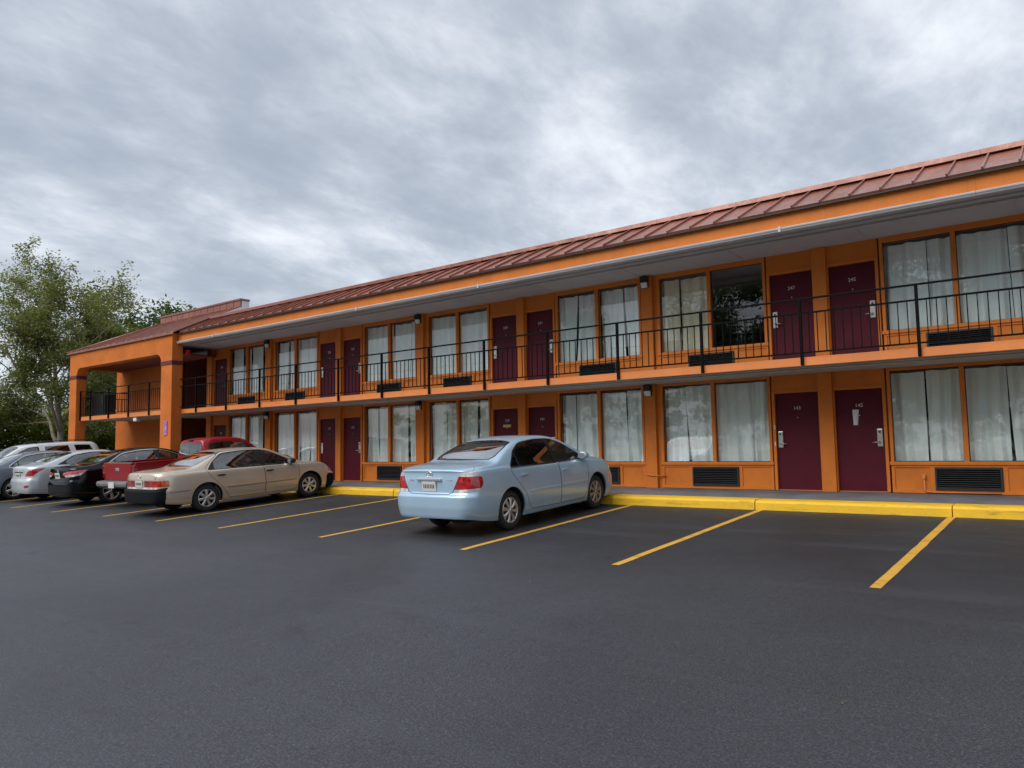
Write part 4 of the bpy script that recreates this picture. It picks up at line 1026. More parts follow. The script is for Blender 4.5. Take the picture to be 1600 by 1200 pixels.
WHEELS = {}
def wheel_mesh(style, r, w, rim):
    key = (style, r, w, rim)
    if key in WHEELS: return WHEELS[key]
    # outer face at y = 0, tyre goes to +y (inside)
    ty = MB(); ty.lathe([(rim - .005, .028), (rim + .004, .012), (rim + .02, .004), ((r + rim) / 2, -.004), (r - .03, .006), (r - .008, .022), (r - .001, .045), (r, w * .5), (r - .001, w - .045), (r - .008, w - .022), (r - .03, w - .006), (rim, w)], 40)
    rm = MB(); rm.lathe([(rim + .004, .014), (rim + .001, .008), (rim - .012, .010), (rim - .02, .03), (rim - .022, .10)], 40)
    rm.lathe([(0, -.004), (.03, -.004), (.034, .004), (.05, .012), (.06, .05)], 24)
    n, a0, a1, fork = {'cover7': (8, .026, .050, False), 'alloy7': (7, .030, .042, False), 'alloy5': (5, .042, .06, False), 'steel': (10, .05, .05, False), 'alloy10': (10, .018, .028, False)}[style]
    for k in range(n):
        a = 2 * math.pi * k / n; ca, sa = math.cos(a), math.sin(a)
        def Q(rad, off, y): return (rad * ca - off * sa, y, rad * sa + off * ca)
        r0, r1 = .035, rim - .012
        v = []; f = []
        st = [(r0, a0 * .75, .002), ((r0 + r1) / 2, a0, .004), (r1, a1 * .95, .012)]
        for (rr, hw, y) in st: v += [Q(rr, -hw, y + .012), Q(rr, -hw * .55, y), Q(rr, hw * .55, y), Q(rr, hw, y + .012), Q(rr, hw * .9, y + .05), Q(rr, -hw * .9, y + .05)]
        for j in range(2):
            for i in range(6): f.append((j * 6 + i, j * 6 + (i + 1) % 6, (j + 1) * 6 + (i + 1) % 6, (j + 1) * 6 + i))
        rm.add(v, f)
    hub = MB(); hub.lathe([(rim - .022, .085), (.02, .085), (0, .085)], 32); hub.lathe([(.13, .07), (.13, .09), (.04, .09)], 24)
    mats = {'cover7': 'alloy', 'alloy7': 'alloy', 'alloy5': 'alloy', 'steel': 'alloy_dull', 'alloy10': 'alloy'}
    WHEELS[key] = (hub.mesh('wheel', 'underbody'), ty.mesh('tyre', 'rubber'), rm.mesh('rim', mats[style]))
    return WHEELS[key]
def add_wheels(root, xs, y, r, w, rim, style, dull_front=False):
    hub, ty, rm = wheel_mesh(style, r, w, rim)
    k = 0
    for x in xs:
        for sd in (1, -1):
            wl = link('wheel', hub, root, (x, sd * y, r), (0, random.uniform(0, 6), math.pi if sd == 1 else 0))
            link('tyre', ty, wl)
            o = link('rim', rm, wl)
            if dull_front and x > 1:
                me = rm.copy(); me.materials.clear(); me.materials.append(MATS['alloy_dull']); o.data = me

def car_common(root, c, sh, paint_name):
    """arches, floor, wheels, seats"""
    W, r = c['W'], c['wr']; wb = c['wb']
    # arch lips and liners
    for ax in (0.0, wb):
        R_ = c['arch']; zc_ = r + .012; pts = []
        for k in range(27):
            a = -0.35 + (math.pi + .7) * k / 26
            x, z = ax + R_ * math.cos(a), zc_ + R_ * math.sin(a)
            if z < float(sh.z0(x)) + .006: continue
            pts.append(sh.pt_side(x, z)[0])
        pts = np.array(pts)
        for sd in (1, -1):
            m = MB(); n = len(pts)
            A = [(p[0], sd * p[1], p[2]) for p in pts]; B = [(p[0], sd * (p[1] - .028), p[2] - .004) for p in pts]
            m.add(A + B, [(i, i + 1, n + i + 1, n + i) for i in range(n - 1)], True); m.build('arch_lip', paint_name, root)
            l = MB(); Cc = [(ax + (p[0] - ax) * 1.01, sd * (p[1] - .02), r + (p[2] - r) * 1.01) for p in pts]; D = [(q[0], sd * (W - .38), q[2]) for q in Cc]
            l.add(Cc + D, [(i, i + 1, n + i + 1, n + i) for i in range(n - 1)], True); l.add([D[i] for i in range(n)], [tuple(range(n))]); l.build('wheel_arch_liner', 'underbody', root)
    # floor pan closes the skin underneath
    us = sh.us; b = sh.S(us, np.zeros_like(us)); n = len(b)
    v = [(p[0], p[1], p[2] + .015) for p in b] + [(p[0], -p[1], p[2] + .015) for p in b]
    MB().add(v, [(i, i + 1, n + i + 1, n + i) for i in range(n - 1)]).build('floor_pan', 'underbody', root)
    ex = MB(); ex.box(c['xr'] + .25, c['xr'] + .75, -.55, -.25, .20, .34, .05); ex.tube([(c['xr'] + .75, -.4, .25), (2.0, -.2, .22)], .03, 8); ex.box(-.12, .12, -.6, .6, .22, .30, .03); ex.build('exhaust', 'underbody', root)
    add_wheels(root, (0.0, wb), c['track'], r, c.get('tw', .205), c['rim'], c['wheel'], c.get('dull', False))
    # cabin
    x0, x1 = c['cabin']; sb = c.get('seatz', .56); zbelt = float(sh.zb((x0 + x1) / 2))
    m = MB(); wi = W - .14
    m.box(x0, x1, -wi, wi, .24, .34)
    for sd in (1, -1): m.box(x0 + .1, x1 - .1, sd * (wi), sd * (wi - .02), .34, zbelt - .05)
    m.box(x1 - .35, x1 + .1, -wi + .04, wi - .04, .5, zbelt - .01, .06)     # dashboard
    m.box(x0 - .45, x0 + .05, -wi + .06, wi - .06, .5, zbelt + .0, .02)     # parcel shelf
    m.build('cabin_lining', c.get('lining', 'seat_dark'), root)
    cl = c.get('cloth', 'seat_cloth')
    def seat(xc, yc, w_, name):
        s_ = MB(); s_.box(xc - .05, xc + .45, yc - w_, yc + w_, sb - .22, sb - .08, .04)
        s_.prism([(xc - .06, sb - .14), (xc + .08, sb - .14), (xc - .10, sb + .46), (xc - .21, sb + .46)], yc - w_, yc + w_, 'y')
        return s_
    for yc in (-.36, .36):
        s_ = seat(c['seat'], yc, .24, 'seat'); s_.box(c['seat'] - .25, c['seat'] - .14, yc - .13, yc + .13, sb + .50, sb + .67, .04); s_.build('seat', cl, root)
    s_ = seat(c['bench'], 0, W - .25, 'seat')
    for yc in (-.36, .36): s_.box(c['bench'] - .24, c['bench'] - .14, yc - .13, yc + .13, sb + .44, sb + .57, .04)
    s_.build('seat', cl, root)
    st = MB(); xs_ = x1 - .45
    st.lathe([(.17, -.012), (.19, 0), (.17, .012), (.17, -.012)], 20, 'x', (0, 0, 0)); 
    o = st.build('steering_wheel', 'trim_black', root); o.location = (xs_, .36, zbelt - .06); o.rotation_euler = (0, R(-25), 0)

def wing_mirror(root, sh, x, z, mat):
    p, n = sh.pt_side(x, z)
    for sd in (1, -1):
        m = MB(); m.lathe([(.001, .085), (.035, .078), (.058, .05), (.072, .01), (.076, -.035), (.074, -.07), (.066, -.08), (.0, -.076)], 20, 'x'); m.v = [(x, y * 1.35, z * .92) for x, y, z in m.v]; m.box(-.02, .04, -.15, -.06, -.05, -.01, .015)
        o = m.build('wing_mirror', mat, root); o.location = (p[0] - .02, sd * (p[1] + .115), z + .055); o.rotation_euler = (0, 0, sd * R(8) + (0 if sd == 1 else math.pi)); 
        if sd == -1: o.rotation_euler = (0, 0, R(-8)); o.scale = (1, -1, 1)
        g = MB().box(-.0845, -.0815, -.075, .075, -.045, .045, .001); g.build('mirror_glass', 'chrome', o)
def handles(root, made, sh, pts, mat='paint'):
    for key, x, z in pts:
        p, n = sh.pt_side(x, z)
        for i, sd in ((0, 1), (1, -1)):
            par = made[key][i] if key in made else root
            m = MB(); m.box(-.095, .095, -.0, .026, -.014, .016, .009); m.box(-.04, .045, -.012, .004, -.022, .012, .004)
            o = m.build('door_handle', mat, par); o.location = (p[0], sd * (p[1] + .006), z); o.scale = (1, sd, 1)
def moulding(root, sh, xa, xb, z, hh, mat, name='side_moulding', th=.014, slope=0.0):
    xs_ = np.linspace(xa, xb, 24)
    for sd in (1, -1):
        v = []; f = []
        for x in xs_:
            zz = z + slope * (x - xa)
            for dz, o in ((-hh, 0), (-hh * .8, th), (hh * .8, th), (hh, 0)):
                p, n = sh.pt_side(x, zz + dz); v.append((p[0] + n[0] * o, sd * (p[1] + n[1] * o), p[2] + n[2] * o))
        for i in range(len(xs_) - 1):
            for j in range(3): f.append((i * 4 + j, i * 4 + j + 1, (i + 1) * 4 + j + 1, (i + 1) * 4 + j))
        f += [(0, 1, 2, 3), tuple((len(xs_) - 1) * 4 + j for j in (3, 2, 1, 0))]
        MB().add(v, f).build(name, mat, root)
def rear_plate(root, sh, z, tilt=R(-8), w=.155, h=.078, marks=True):
    p, n = sh.pt_end(.02, z)
    o = MB().box(-.008, .004, -w, w, -h, h, .004).build('licence_plate', 'plate', root); o.location = (p[0] - .010, 0, z); o.rotation_euler = (0, tilt, 0)
    if marks:
        m = MB(); rg = random.Random(int(z * 977))
        for k in range(7):
            y = -w + .045 + k * (2 * w - .09) / 6; m.box(-.0105, -.0081, y - .009, y + .009, -h * .35, h * .45)
        m.build('plate_marks', 'seat_dark', o)
    return o
def place_car(root, X, Yr, rev=False, yaw=0.0, scale=(1, 1, 1)):
    root.scale = scale
    root.location = (X, Yr, gz(Yr)); pit = math.atan(GS)
    q = Matrix.Rotation(R(90) + yaw, 4, 'Z') @ Matrix.Rotation(-pit, 4, 'Y')
    if rev: q = Matrix.Rotation(R(-90) + yaw, 4, 'Z') @ Matrix.Rotation(pit, 4, 'Y')
    root.rotation_mode = 'QUATERNION'; root.rotation_quaternion = q.to_quaternion()

def gap_ring(sh, pts, d=.0045, conv='side'):
    f = getattr(sh, conv)
    return f(densify(offset(pts, d), .05)), f(densify(offset(pts, -d), .05))

def sedan(root, c, paint_name):
    sh = Shell(c); rg = []
    # openings: wheel arches
    for ax in (0.0, c['wb']):
        R_ = c['arch']; zc_ = c['wr'] + .012
        cir = [(ax + R_ * math.cos(a), zc_ + R_ * math.sin(a)) for a in np.linspace(-.9, math.pi + .9, 44)]
        cir = [(x, max(z, float(sh.z0(x)) - .02)) for x, z in cir]
        uv = sh.side(cir); low = np.array([z < float(sh.z0(x)) + .004 for x, z in cir]); uv[low, 1] = 0.0
        rg.append(('arch', uv, None, 'pair', 0, None, 'arch'))
    # side glass inside a black surround
    for nm, pts in c['glass']:
        rg.append(('side_window', sh.side(densify(rounded(pts, .04), .05)), c.get('glassmat', 'car_glass'), 'pair', -.006, None, 'glass' + nm))
    rg.append(('window_surround', sh.side(densify(rounded(c['dlo'], .05), .05)), 'trim_black', 'pair', .0, None, 'dlo'))
    if c.get('chrome_dlo'):
        rg.append(('window_trim', sh.side(densify(offset(rounded(c['dlo'], .05), c['chrome_dlo']), .05)), 'chrome', 'pair', .003, None, 'dlot'))
    # windscreen and rear screen, half outlines in plan
    def screen(pts, nm, inset):
        o = sh.top(densify(pts, .05)); return o
    for nm, key in (('rear_window', 'rs'), ('windscreen', 'ws')):
        pts = c[key]; rg.append((nm, sh.top(densify(offset_open(pts, -.03), .05)), c.get('screenmat', 'car_glass') if key == 'rs' else 'car_glass', 'both', -.004, None, nm))
        rg.append((nm + '_seal', sh.top(densify(pts, .05)), 'trim_black', 'both', 0, None, nm + 's'))
    # lamps
    for (nm, kind, pts, mat) in c.get('lamps', []):
        uv = np.concatenate([getattr(sh, 'side')([p[1:]]) if p[0] == 's' else sh.end([p[1:]], p[0] == 'r') for p in pts])
        uv2 = []
        for i in range(len(uv)):
            a, b = uv[i], uv[(i + 1) % len(uv)]; k = max(2, int(np.linalg.norm((b - a) * (1, 46)) / .6))
            uv2 += [a + (b - a) * j / k for j in range(k)]
        rg.append((nm, np.array(uv2), mat, kind, .003, None, nm + mat))
    # painted / plain zones (bumpers)
    # door cut lines and doors
    for nm, pts in c['doors']:
        o, i = gap_ring(sh, rounded(pts, .05), .0042)
        rg.append(('door', i, paint_name, 'pair', 0, None, 'door' + nm))
        rg.append(('panel_gap', o, 'underbody', 'pair', -.004, None, 'gap'))
    if 'lid' in c:
        pts = c['lid']       # mixed list of ('t',x,y) ('r',y,z)
        def conv(pp): return np.concatenate([sh.top([p[1:]]) if p[0] == 't' else sh.end([p[1:]]) for p in pp])
        def dens(uv):
            out = []
            for i in range(len(uv) - 1):
                a, b = uv[i], uv[i + 1]; k = max(2, int(np.linalg.norm((b - a) * (1, 46)) / .7)); out += [a + (b - a) * j / k for j in range(k)]
            out.append(uv[-1]); return out
        uv = conv(pts); line = np.array(dens(uv)); d = np.gradient(line * (1, 46), axis=0); d /= np.linalg.norm(d, axis=1, keepdims=True) + 1e-9
        nr_ = np.stack([-d[:, 1], d[:, 0]], -1) * .085 / np.array([1, 46])
        strip = np.concatenate([line + nr_, (line - nr_)[::-1]])
        rg.append(('panel_gap', strip, 'underbody', 'both', -.003, None, 'gap2'))
    for (nm, kind, pts, mat, off) in c.get('zones', []):
        uv = np.concatenate([sh.side([p[1:]]) if p[0] == 's' else (sh.end([p[1:]], p[0] == 'r') if p[0] in 'rf' else np.array([[p[1], p[2]]])) for p in pts])
        uv2 = []
        for i in range(len(uv)):
            a, b = uv[i], uv[(i + 1) % len(uv)]; k = max(1, int(np.linalg.norm((b - a) * (1, 46)) / .6)); uv2 += [a + (b - a) * j / k for j in range(k)]
        rg.append((nm, np.array(uv2), mat, kind, off, None, nm + mat))
    made = car_skin(root, sh, rg, paint_name)
    car_common(root, c, sh, paint_name)
    return sh, made
def offset_open(pts, d):
    """half screen outline: first and last points lie on the centre line; move the others inwards"""
    cx = sum(p[0] for p in pts) / len(pts); out = []
    for x, y in pts:
        y2 = y if y < .004 else max(.01, y + d * .9); out.append((x + (-d if x < cx else d) * .8, y2))
    return out

# ---------------------------------------------------------------- pale blue sedan
random.seed(21)
blue = thing('parked_car', 'pale blue four-door sedan parked alone near the middle of the row', 'car', group='cars parked in the bays')
c = dict(xr=-1.11, xf=3.69, W=.90, wb=2.72, nr=11, nf=6.5, zroof=1.475, yr=.585, crown=.06, wr=.318, arch=.365, track=.845, rim=.205, wheel='cover7', dull=True,
    zc=[(-1.11, 1.055), (-1.0, 1.078), (-.75, 1.10), (-.42, 1.118), (-.30, 1.135), (.05, 1.275), (.40, 1.395), (.70, 1.452), (1.05, 1.475), (1.45, 1.462), (1.75, 1.415), (2.1, 1.275), (2.5, 1.085), (2.62, 1.035), (2.9, .985), (3.3, .895), (3.55, .79), (3.69, .70)],
    zb=[(-1.11, .985), (-.8, 1.01), (-.3, 1.015), (.3, .985), (1.4, .955), (2.4, .935), (2.9, .895), (3.3, .81), (3.55, .70), (3.69, .62)],
    z0=[(-1.11, .30), (-.7, .24), (-.3, .20), (.5, .195), (2.2, .195), (3.0, .19), (3.69, .22)],
    dr=[(.2, .08), (.325, .022), (.345, .010), (.37, .012), (.46, .0), (.62, .0), (.655, .010), (.672, .055), (.70, .068), (.85, .072), (.99, .085), (1.03, .075), (1.08, .12), (1.3, .12)],
    df=[(.2, .05), (.4, .0), (.55, .0), (.7, .06), (.9, .2), (1.2, .25)],
    dlo=[(.02, .992), (.06, 1.03), (.30, 1.25), (.56, 1.375, .12), (1.05, 1.412, .2), (1.55, 1.392, .2), (1.84, 1.30, .15), (2.20, 1.10), (2.42, .965), (1.3, .972)],
    glass=[('q', [(.075, 1.015), (.29, 1.20), (.30, 1.005)]), ('r', [(.335, 1.005), (.325, 1.235), (.575, 1.357, .1), (1.05, 1.395, .2), (1.325, 1.388), (1.40, .992)]), ('f', [(1.50, .990), (1.425, 1.382), (1.56, 1.372, .1), (1.84, 1.275, .12), (2.18, 1.085), (2.35, .985)])],
    rs=[(-.285, 0), (-.27, .30), (-.225, .60), (-.10, .645), (.20, .60), (.46, .545), (.52, .30), (.535, 0)],
    ws=[(2.60, 0), (2.58, .35), (2.50, .66), (2.38, .70), (2.05, .63), (1.78, .56), (1.72, .3), (1.705, 0)],
    doors=[('r', [(.015, .985), (.05, .90, .1), (.20, .75, .1), (.40, .545, .1), (.47, .38, .06), (.56, .275, .05), (1.435, .262), (1.46, .60), (1.435, .967)]),
           ('f', [(1.448, .966), (1.472, .60), (1.447, .262), (2.25, .262, .05), (2.335, .40, .06), (2.40, .70, .08), (2.405, .945)])],
    lamps=[('tail_lamp_clear', 'pair', [('r', .64, 1.01), ('r', .61, .945), ('s', -.755, .925), ('s', -.81, .985), ('s', -.93, 1.012)], 'lens_clear'),
           ('tail_lamp_base', 'pair', [('r', .525, .745), ('s', -.82, .755), ('s', -.88, .712), ('r', .50, .695)], 'lens_clear'),
           ('tail_lamp', 'pair', [('r', .61, .945), ('r', .525, .745), ('s', -.82, .755), ('s', -.755, .80), ('s', -.735, .86), ('s', -.755, .925)], 'lens_red'),
           ('head_lamp', 'pair', [('s', 3.28, .80), ('s', 3.22, .70), ('f', .62, .58), ('f', .45, .62), ('f', .55, .70)], 'lens_clear')],
    lid=[('t', -.35, 0), ('t', -.36, .40), ('t', -.42, .66), ('t', -.80, .70), ('r', .648, .995), ('r', .585, .87), ('r', .49, .70), ('r', .40, .675), ('r', 0, .672)],
    cabin=(.15, 2.35), seat=1.30, bench=.38, cloth='seat_cloth', seatz=.60, glassmat='car_glass_dark', screenmat='screen_glass')
sh, made = sedan(blue, c, 'paint_blue')
wing_mirror(blue, sh, 2.24, .985, 'paint_blue')
handles(blue, made, sh, [('doorr', .36, .855), ('doorf', 1.60, .835)], 'paint_blue')
moulding(blue, sh, .50, 1.43, .575, .018, 'paint_blue'); moulding(blue, sh, 1.475, 2.33, .575, .018, 'paint_blue')
p, n = sh.pt_end(.02, .905)
MB().box(-.03, .01, -.27, .27, -.022, .022, .012).build('chrome_strip', 'chrome', blue).location = (p[0] - .006, 0, .90)
em = MB()
for (ry, rz_) in ((.062, .042), (.026, .040), (.040, .018)):
    em.tube([(0, ry * math.cos(a), rz_ * math.sin(a) + (.012 if ry == .040 else 0)) for a in np.linspace(0, 2 * math.pi, 25)], .0055, 6, False)
p, n = sh.pt_end(.02, .98); em.build('emblem', 'chrome', blue).location = (p[0] - .008, 0, .978)
for y0, y1 in ((.36, .47), (-.50, -.33)):
    p, n = sh.pt_end(abs(y0), .88); b = MB()
    k = y0
    while k < y1: b.box(-.006, .004, k, k + .014, -.010, .010); k += .022
    b.build('badge', 'chrome', blue).location = (p[0] - .001, 0, .885)
rear_plate(blue, sh, .79)
place_car(blue, -8.87, -5.42, scale=(1.02, 1.02, 1.06))

# ---------------------------------------------------------------- champagne sedan
gold = thing('parked_car', 'champagne beige four-door sedan with black rear bumper and dented quarter panel', 'car', group='cars parked in the bays')
c = dict(xr=-1.12, xf=3.62, W=.89, wb=2.67, nr=10, nf=7, zroof=1.42, yr=.575, crown=.055, wr=.318, arch=.36, track=.835, rim=.20, wheel='alloy7',
    zc=[(-1.12, .99), (-1.0, 1.012), (-.7, 1.032), (-.36, 1.045), (-.26, 1.06), (.12, 1.225), (.48, 1.36), (.75, 1.405), (1.1, 1.42), (1.45, 1.405), (1.68, 1.365), (2.05, 1.20), (2.45, 1.01), (2.55, .975), (2.9, .935), (3.3, .855), (3.5, .775), (3.62, .70)],
    zb=[(-1.12, .92), (-.8, .94), (-.3, .945), (.3, .935), (1.4, .915), (2.4, .895), (2.9, .865), (3.3, .79), (3.5, .70), (3.62, .62)],
    z0=[(-1.12, .32), (-.7, .26), (-.3, .22), (.5, .205), (2.2, .205), (3.0, .20), (3.62, .22)],
    dr=[(.2, .05), (.30, .012), (.38, .0), (.58, .0), (.605, .015), (.63, .055), (.80, .06), (.95, .075), (1.05, .11), (1.3, .11)],
    df=[(.2, .05), (.35, .0), (.55, .0), (.60, .03), (.8, .12), (1.2, .2)],
    dlo=[(.03, .955), (.18, 1.13), (.46, 1.325, .1), (1.0, 1.362, .2), (1.50, 1.345, .2), (1.74, 1.265, .12), (2.08, 1.08), (2.34, .925), (1.3, .938)],
    glass=[('r', [(.20, .965), (.22, 1.135), (.475, 1.308, .1), (1.0, 1.346, .2), (1.28, 1.342), (1.37, .955)]), ('f', [(1.46, .952), (1.37, 1.338), (1.50, 1.328, .1), (1.73, 1.245, .1), (2.06, 1.065), (2.26, .945)])],
    rs=[(-.25, 0), (-.235, .30), (-.20, .58), (-.08, .635), (.20, .59), (.42, .54), (.485, .3), (.50, 0)],
    ws=[(2.52, 0), (2.50, .35), (2.42, .65), (2.32, .69), (2.0, .62), (1.72, .55), (1.66, .3), (1.645, 0)],
    doors=[('r', [(.015, .95), (-.01, 1.0, .05), (.16, 1.16, .1), (.46, 1.352, .1), (1.0, 1.385, .2), (1.335, 1.375), (1.41, .90), (1.43, .55), (1.405, .268), (.52, .268), (.44, .40, .08), (.30, .60, .1), (.08, .82, .1)]),
           ('f', [(1.418, .90), (1.438, .55), (1.413, .268), (2.25, .268), (2.33, .45, .06), (2.36, .70), (2.36, .90)])],
    lamps=[('tail_lamp_amber', 'pair', [('r', .77, .815), ('r', .77, .68), ('s', -.90, .68), ('s', -.875, .75), ('s', -.90, .815)], 'lens_amber'),
           ('tail_lamp', 'pair', [('r', .42, .815), ('r', .42, .68), ('r', .77, .68), ('r', .77, .815)], 'lens_red'),
           ('tail_panel', 'pair', [('r', .22, .815), ('r', .22, .68), ('r', .42, .68), ('r', .42, .815)], 'lens_darkred'),
           ('head_lamp', 'pair', [('f', .74, .74), ('s', 3.36, .72), ('s', 3.33, .62), ('f', .70, .60), ('f', .45, .60), ('f', .45, .71)], 'lens_amber')],
    zones=[('rear_bumper', 'both', [('u', 0, .0), ('r', 0, .625), ('r', .60, .625), ('s', -.93, .66), ('s', -.93, .27), ('u', 13, 0.0)], 'bumper_plastic', .012),
           ('front_bumper', 'both', [('f', 0, .0), ('f', 0, .57), ('s', 3.30, .57), ('s', 3.20, .50), ('s', 3.18, .20)], 'bumper_plastic', .012)],
    lid=[('t', -.30, 0), ('t', -.32, .40), ('t', -.36, .62), ('t', -.80, .66), ('r', .66, .93), ('r', .64, .83), ('r', .30, .825), ('r', 0, .825)],
    cabin=(.15, 2.25), seat=1.25, bench=.36, cloth='seat_cloth', seatz=.56, lining='seat_cloth', glassmat='car_glass', screenmat='screen_glass')
sh, made = sedan(gold, c, 'paint_gold')
wing_mirror(gold, sh, 2.16, .945, 'trim_black')
handles(gold, made, sh, [('doorr', .33, .82), ('doorf', 1.55, .81)], 'trim_black')
moulding(gold, sh, .46, 1.40, .52, .014, 'alloy_dull', th=.012); moulding(gold, sh, 1.445, 2.26, .52, .014, 'alloy_dull', th=.012); moulding(gold, sh, -.86, -.40, .545, .012, 'alloy_dull', th=.01)
rear_plate(gold, sh, .745, R(-6)); 
p, n = sh.pt_end(.02, .915); em = MB()
for (ry, rz_) in ((.055, .038), (.022, .036), (.036, .016)):
    em.tube([(0, ry * math.cos(a), rz_ * math.sin(a)) for a in np.linspace(0, 2 * math.pi, 21)], .005, 6, False)
em.build('emblem', 'chrome', gold).location = (p[0] - .006, 0, .91)
place_car(gold, -17.90, -5.70, scale=(1.12, 1.03, 1.03))

# ---------------------------------------------------------------- black, silver and grey sedans
def modern(name_label, paint_name, lamps, X, Yr, prof, chrome=.012, lidx=-.45, plate_z=.84, wheel='alloy5', gm='car_glass', plate=True, zones=()):
    root = thing('parked_car', name_label, 'car', group='cars parked in the bays')
    c = dict(xr=-1.10, xf=3.75, W=.92, wb=2.80, nr=9, nf=6, zroof=1.475, yr=.59, crown=.06, wr=.328, arch=.375, track=.862, rim=.225, wheel=wheel,
        zc=[(-1.10, 1.065), (-1.0, 1.085), (-.75, 1.10), (-.47, 1.118), (-.36, 1.135), (.05, 1.29), (.42, 1.405), (.75, 1.455), (1.1, 1.475), (1.5, 1.46), (1.8, 1.41), (2.2, 1.26), (2.65, 1.06), (2.75, 1.02), (3.0, .985), (3.4, .89), (3.62, .79), (3.75, .70)],
        zb=[(-1.10, 1.0), (-.8, 1.02), (-.3, 1.02), (.3, .995), (1.4, .965), (2.5, .93), (3.0, .89), (3.4, .80), (3.62, .70), (3.75, .62)],
        z0=[(-1.10, .28), (-.7, .24), (-.3, .21), (.5, .20), (2.2, .20), (3.0, .19), (3.75, .22)],
        dr=[(.2, .07), (.33, .012), (.42, .0), (.60, .0), (.68, .02), (.75, .05), (.9, .06), (1.02, .07), (1.10, .13), (1.3, .13)],
        df=[(.2, .05), (.4, .0), (.55, .0), (.7, .06), (.9, .2), (1.2, .25)],
        dlo=[(-.12, 1.03), (.05, 1.15, .06), (.42, 1.345, .12), (1.0, 1.41, .2), (1.55, 1.392, .2), (1.88, 1.29, .15), (2.25, 1.10), (2.50, .965), (1.3, .985)],
        glass=[('q', [(-.02, 1.055), (.14, 1.19), (.17, 1.04)]), ('r', [(.20, 1.035), (.18, 1.21), (.43, 1.325, .1), (1.0, 1.39, .2), (1.34, 1.388), (1.42, 1.005)]), ('f', [(1.52, 1.002), (1.44, 1.384), (1.57, 1.372, .1), (1.87, 1.268, .1), (2.24, 1.08), (2.42, .988)])],
        rs=[(-.345, 0), (-.33, .30), (-.28, .60), (-.15, .645), (.18, .60), (.45, .545), (.52, .3), (.535, 0)],
        ws=[(2.72, 0), (2.70, .35), (2.62, .66), (2.50, .70), (2.15, .63), (1.85, .56), (1.79, .3), (1.775, 0)],
        doors=[('r', [(.0, 1.0), (.12, .80, .1), (.42, .54, .1), (.50, .38, .06), (.58, .28, .05), (1.46, .27), (1.485, .60), (1.46, .97)]), ('f', [(1.473, .97), (1.498, .60), (1.473, .27), (2.32, .27, .05), (2.42, .42, .06), (2.48, .70, .08), (2.48, .94)])],
        lamps=lamps + [('head_lamp', 'pair', [('s', 3.32, .80), ('s', 3.26, .70), ('f', .62, .58), ('f', .45, .62), ('f', .55, .70)], 'lens_clear')],
        zones=list(zones),
        lid=[('t', -.42, 0), ('t', -.44, .40), ('t', -.50, .66), ('t', -.80, .70), ('r', .66, 1.0), ('r', .60, .85), ('r', .52, .73), ('r', .40, .715), ('r', 0, .71)],
        chrome_dlo=chrome, cabin=(.15, 2.45), seat=1.32, bench=.36, cloth='seat_cloth', seatz=.60, glassmat=gm, screenmat='screen_glass')
    for k, v in prof.items(): c[k] = v
    sh, made = sedan(root, c, paint_name)
    wing_mirror(root, sh, 2.32, 1.0, paint_name)
    handles(root, made, sh, [('doorr', .42, .87), ('doorf', 1.66, .85)], paint_name)
    if plate: rear_plate(root, sh, plate_z)
    place_car(root, X, Yr, scale=(1.02, 1.02, 1.03))
    return root, sh
black, sh = modern('black four-door sedan with wedge-shaped red and clear tail lamps', 'paint_black',
    [('tail_lamp_clear', 'pair', [('r', .40, .85), ('r', .46, .80), ('r', .66, .805), ('s', -.86, .845), ('s', -.76, .90)], 'lens_clear'),
     ('tail_lamp', 'pair', [('r', .30, .915), ('r', .32, .85), ('r', .40, .85), ('s', -.76, .90), ('s', -.60, .985), ('s', -.75, .985), ('r', .62, .96)], 'lens_pink')],
    -23.45, -5.42, {}, chrome=.016)
em = MB().box(-.012, 0, -.05, .05, -.04, .04, .01); p, n = sh.pt_end(.02, .97); em.build('emblem', 'chrome', black).location = (p[0] + .002, 0, .965)
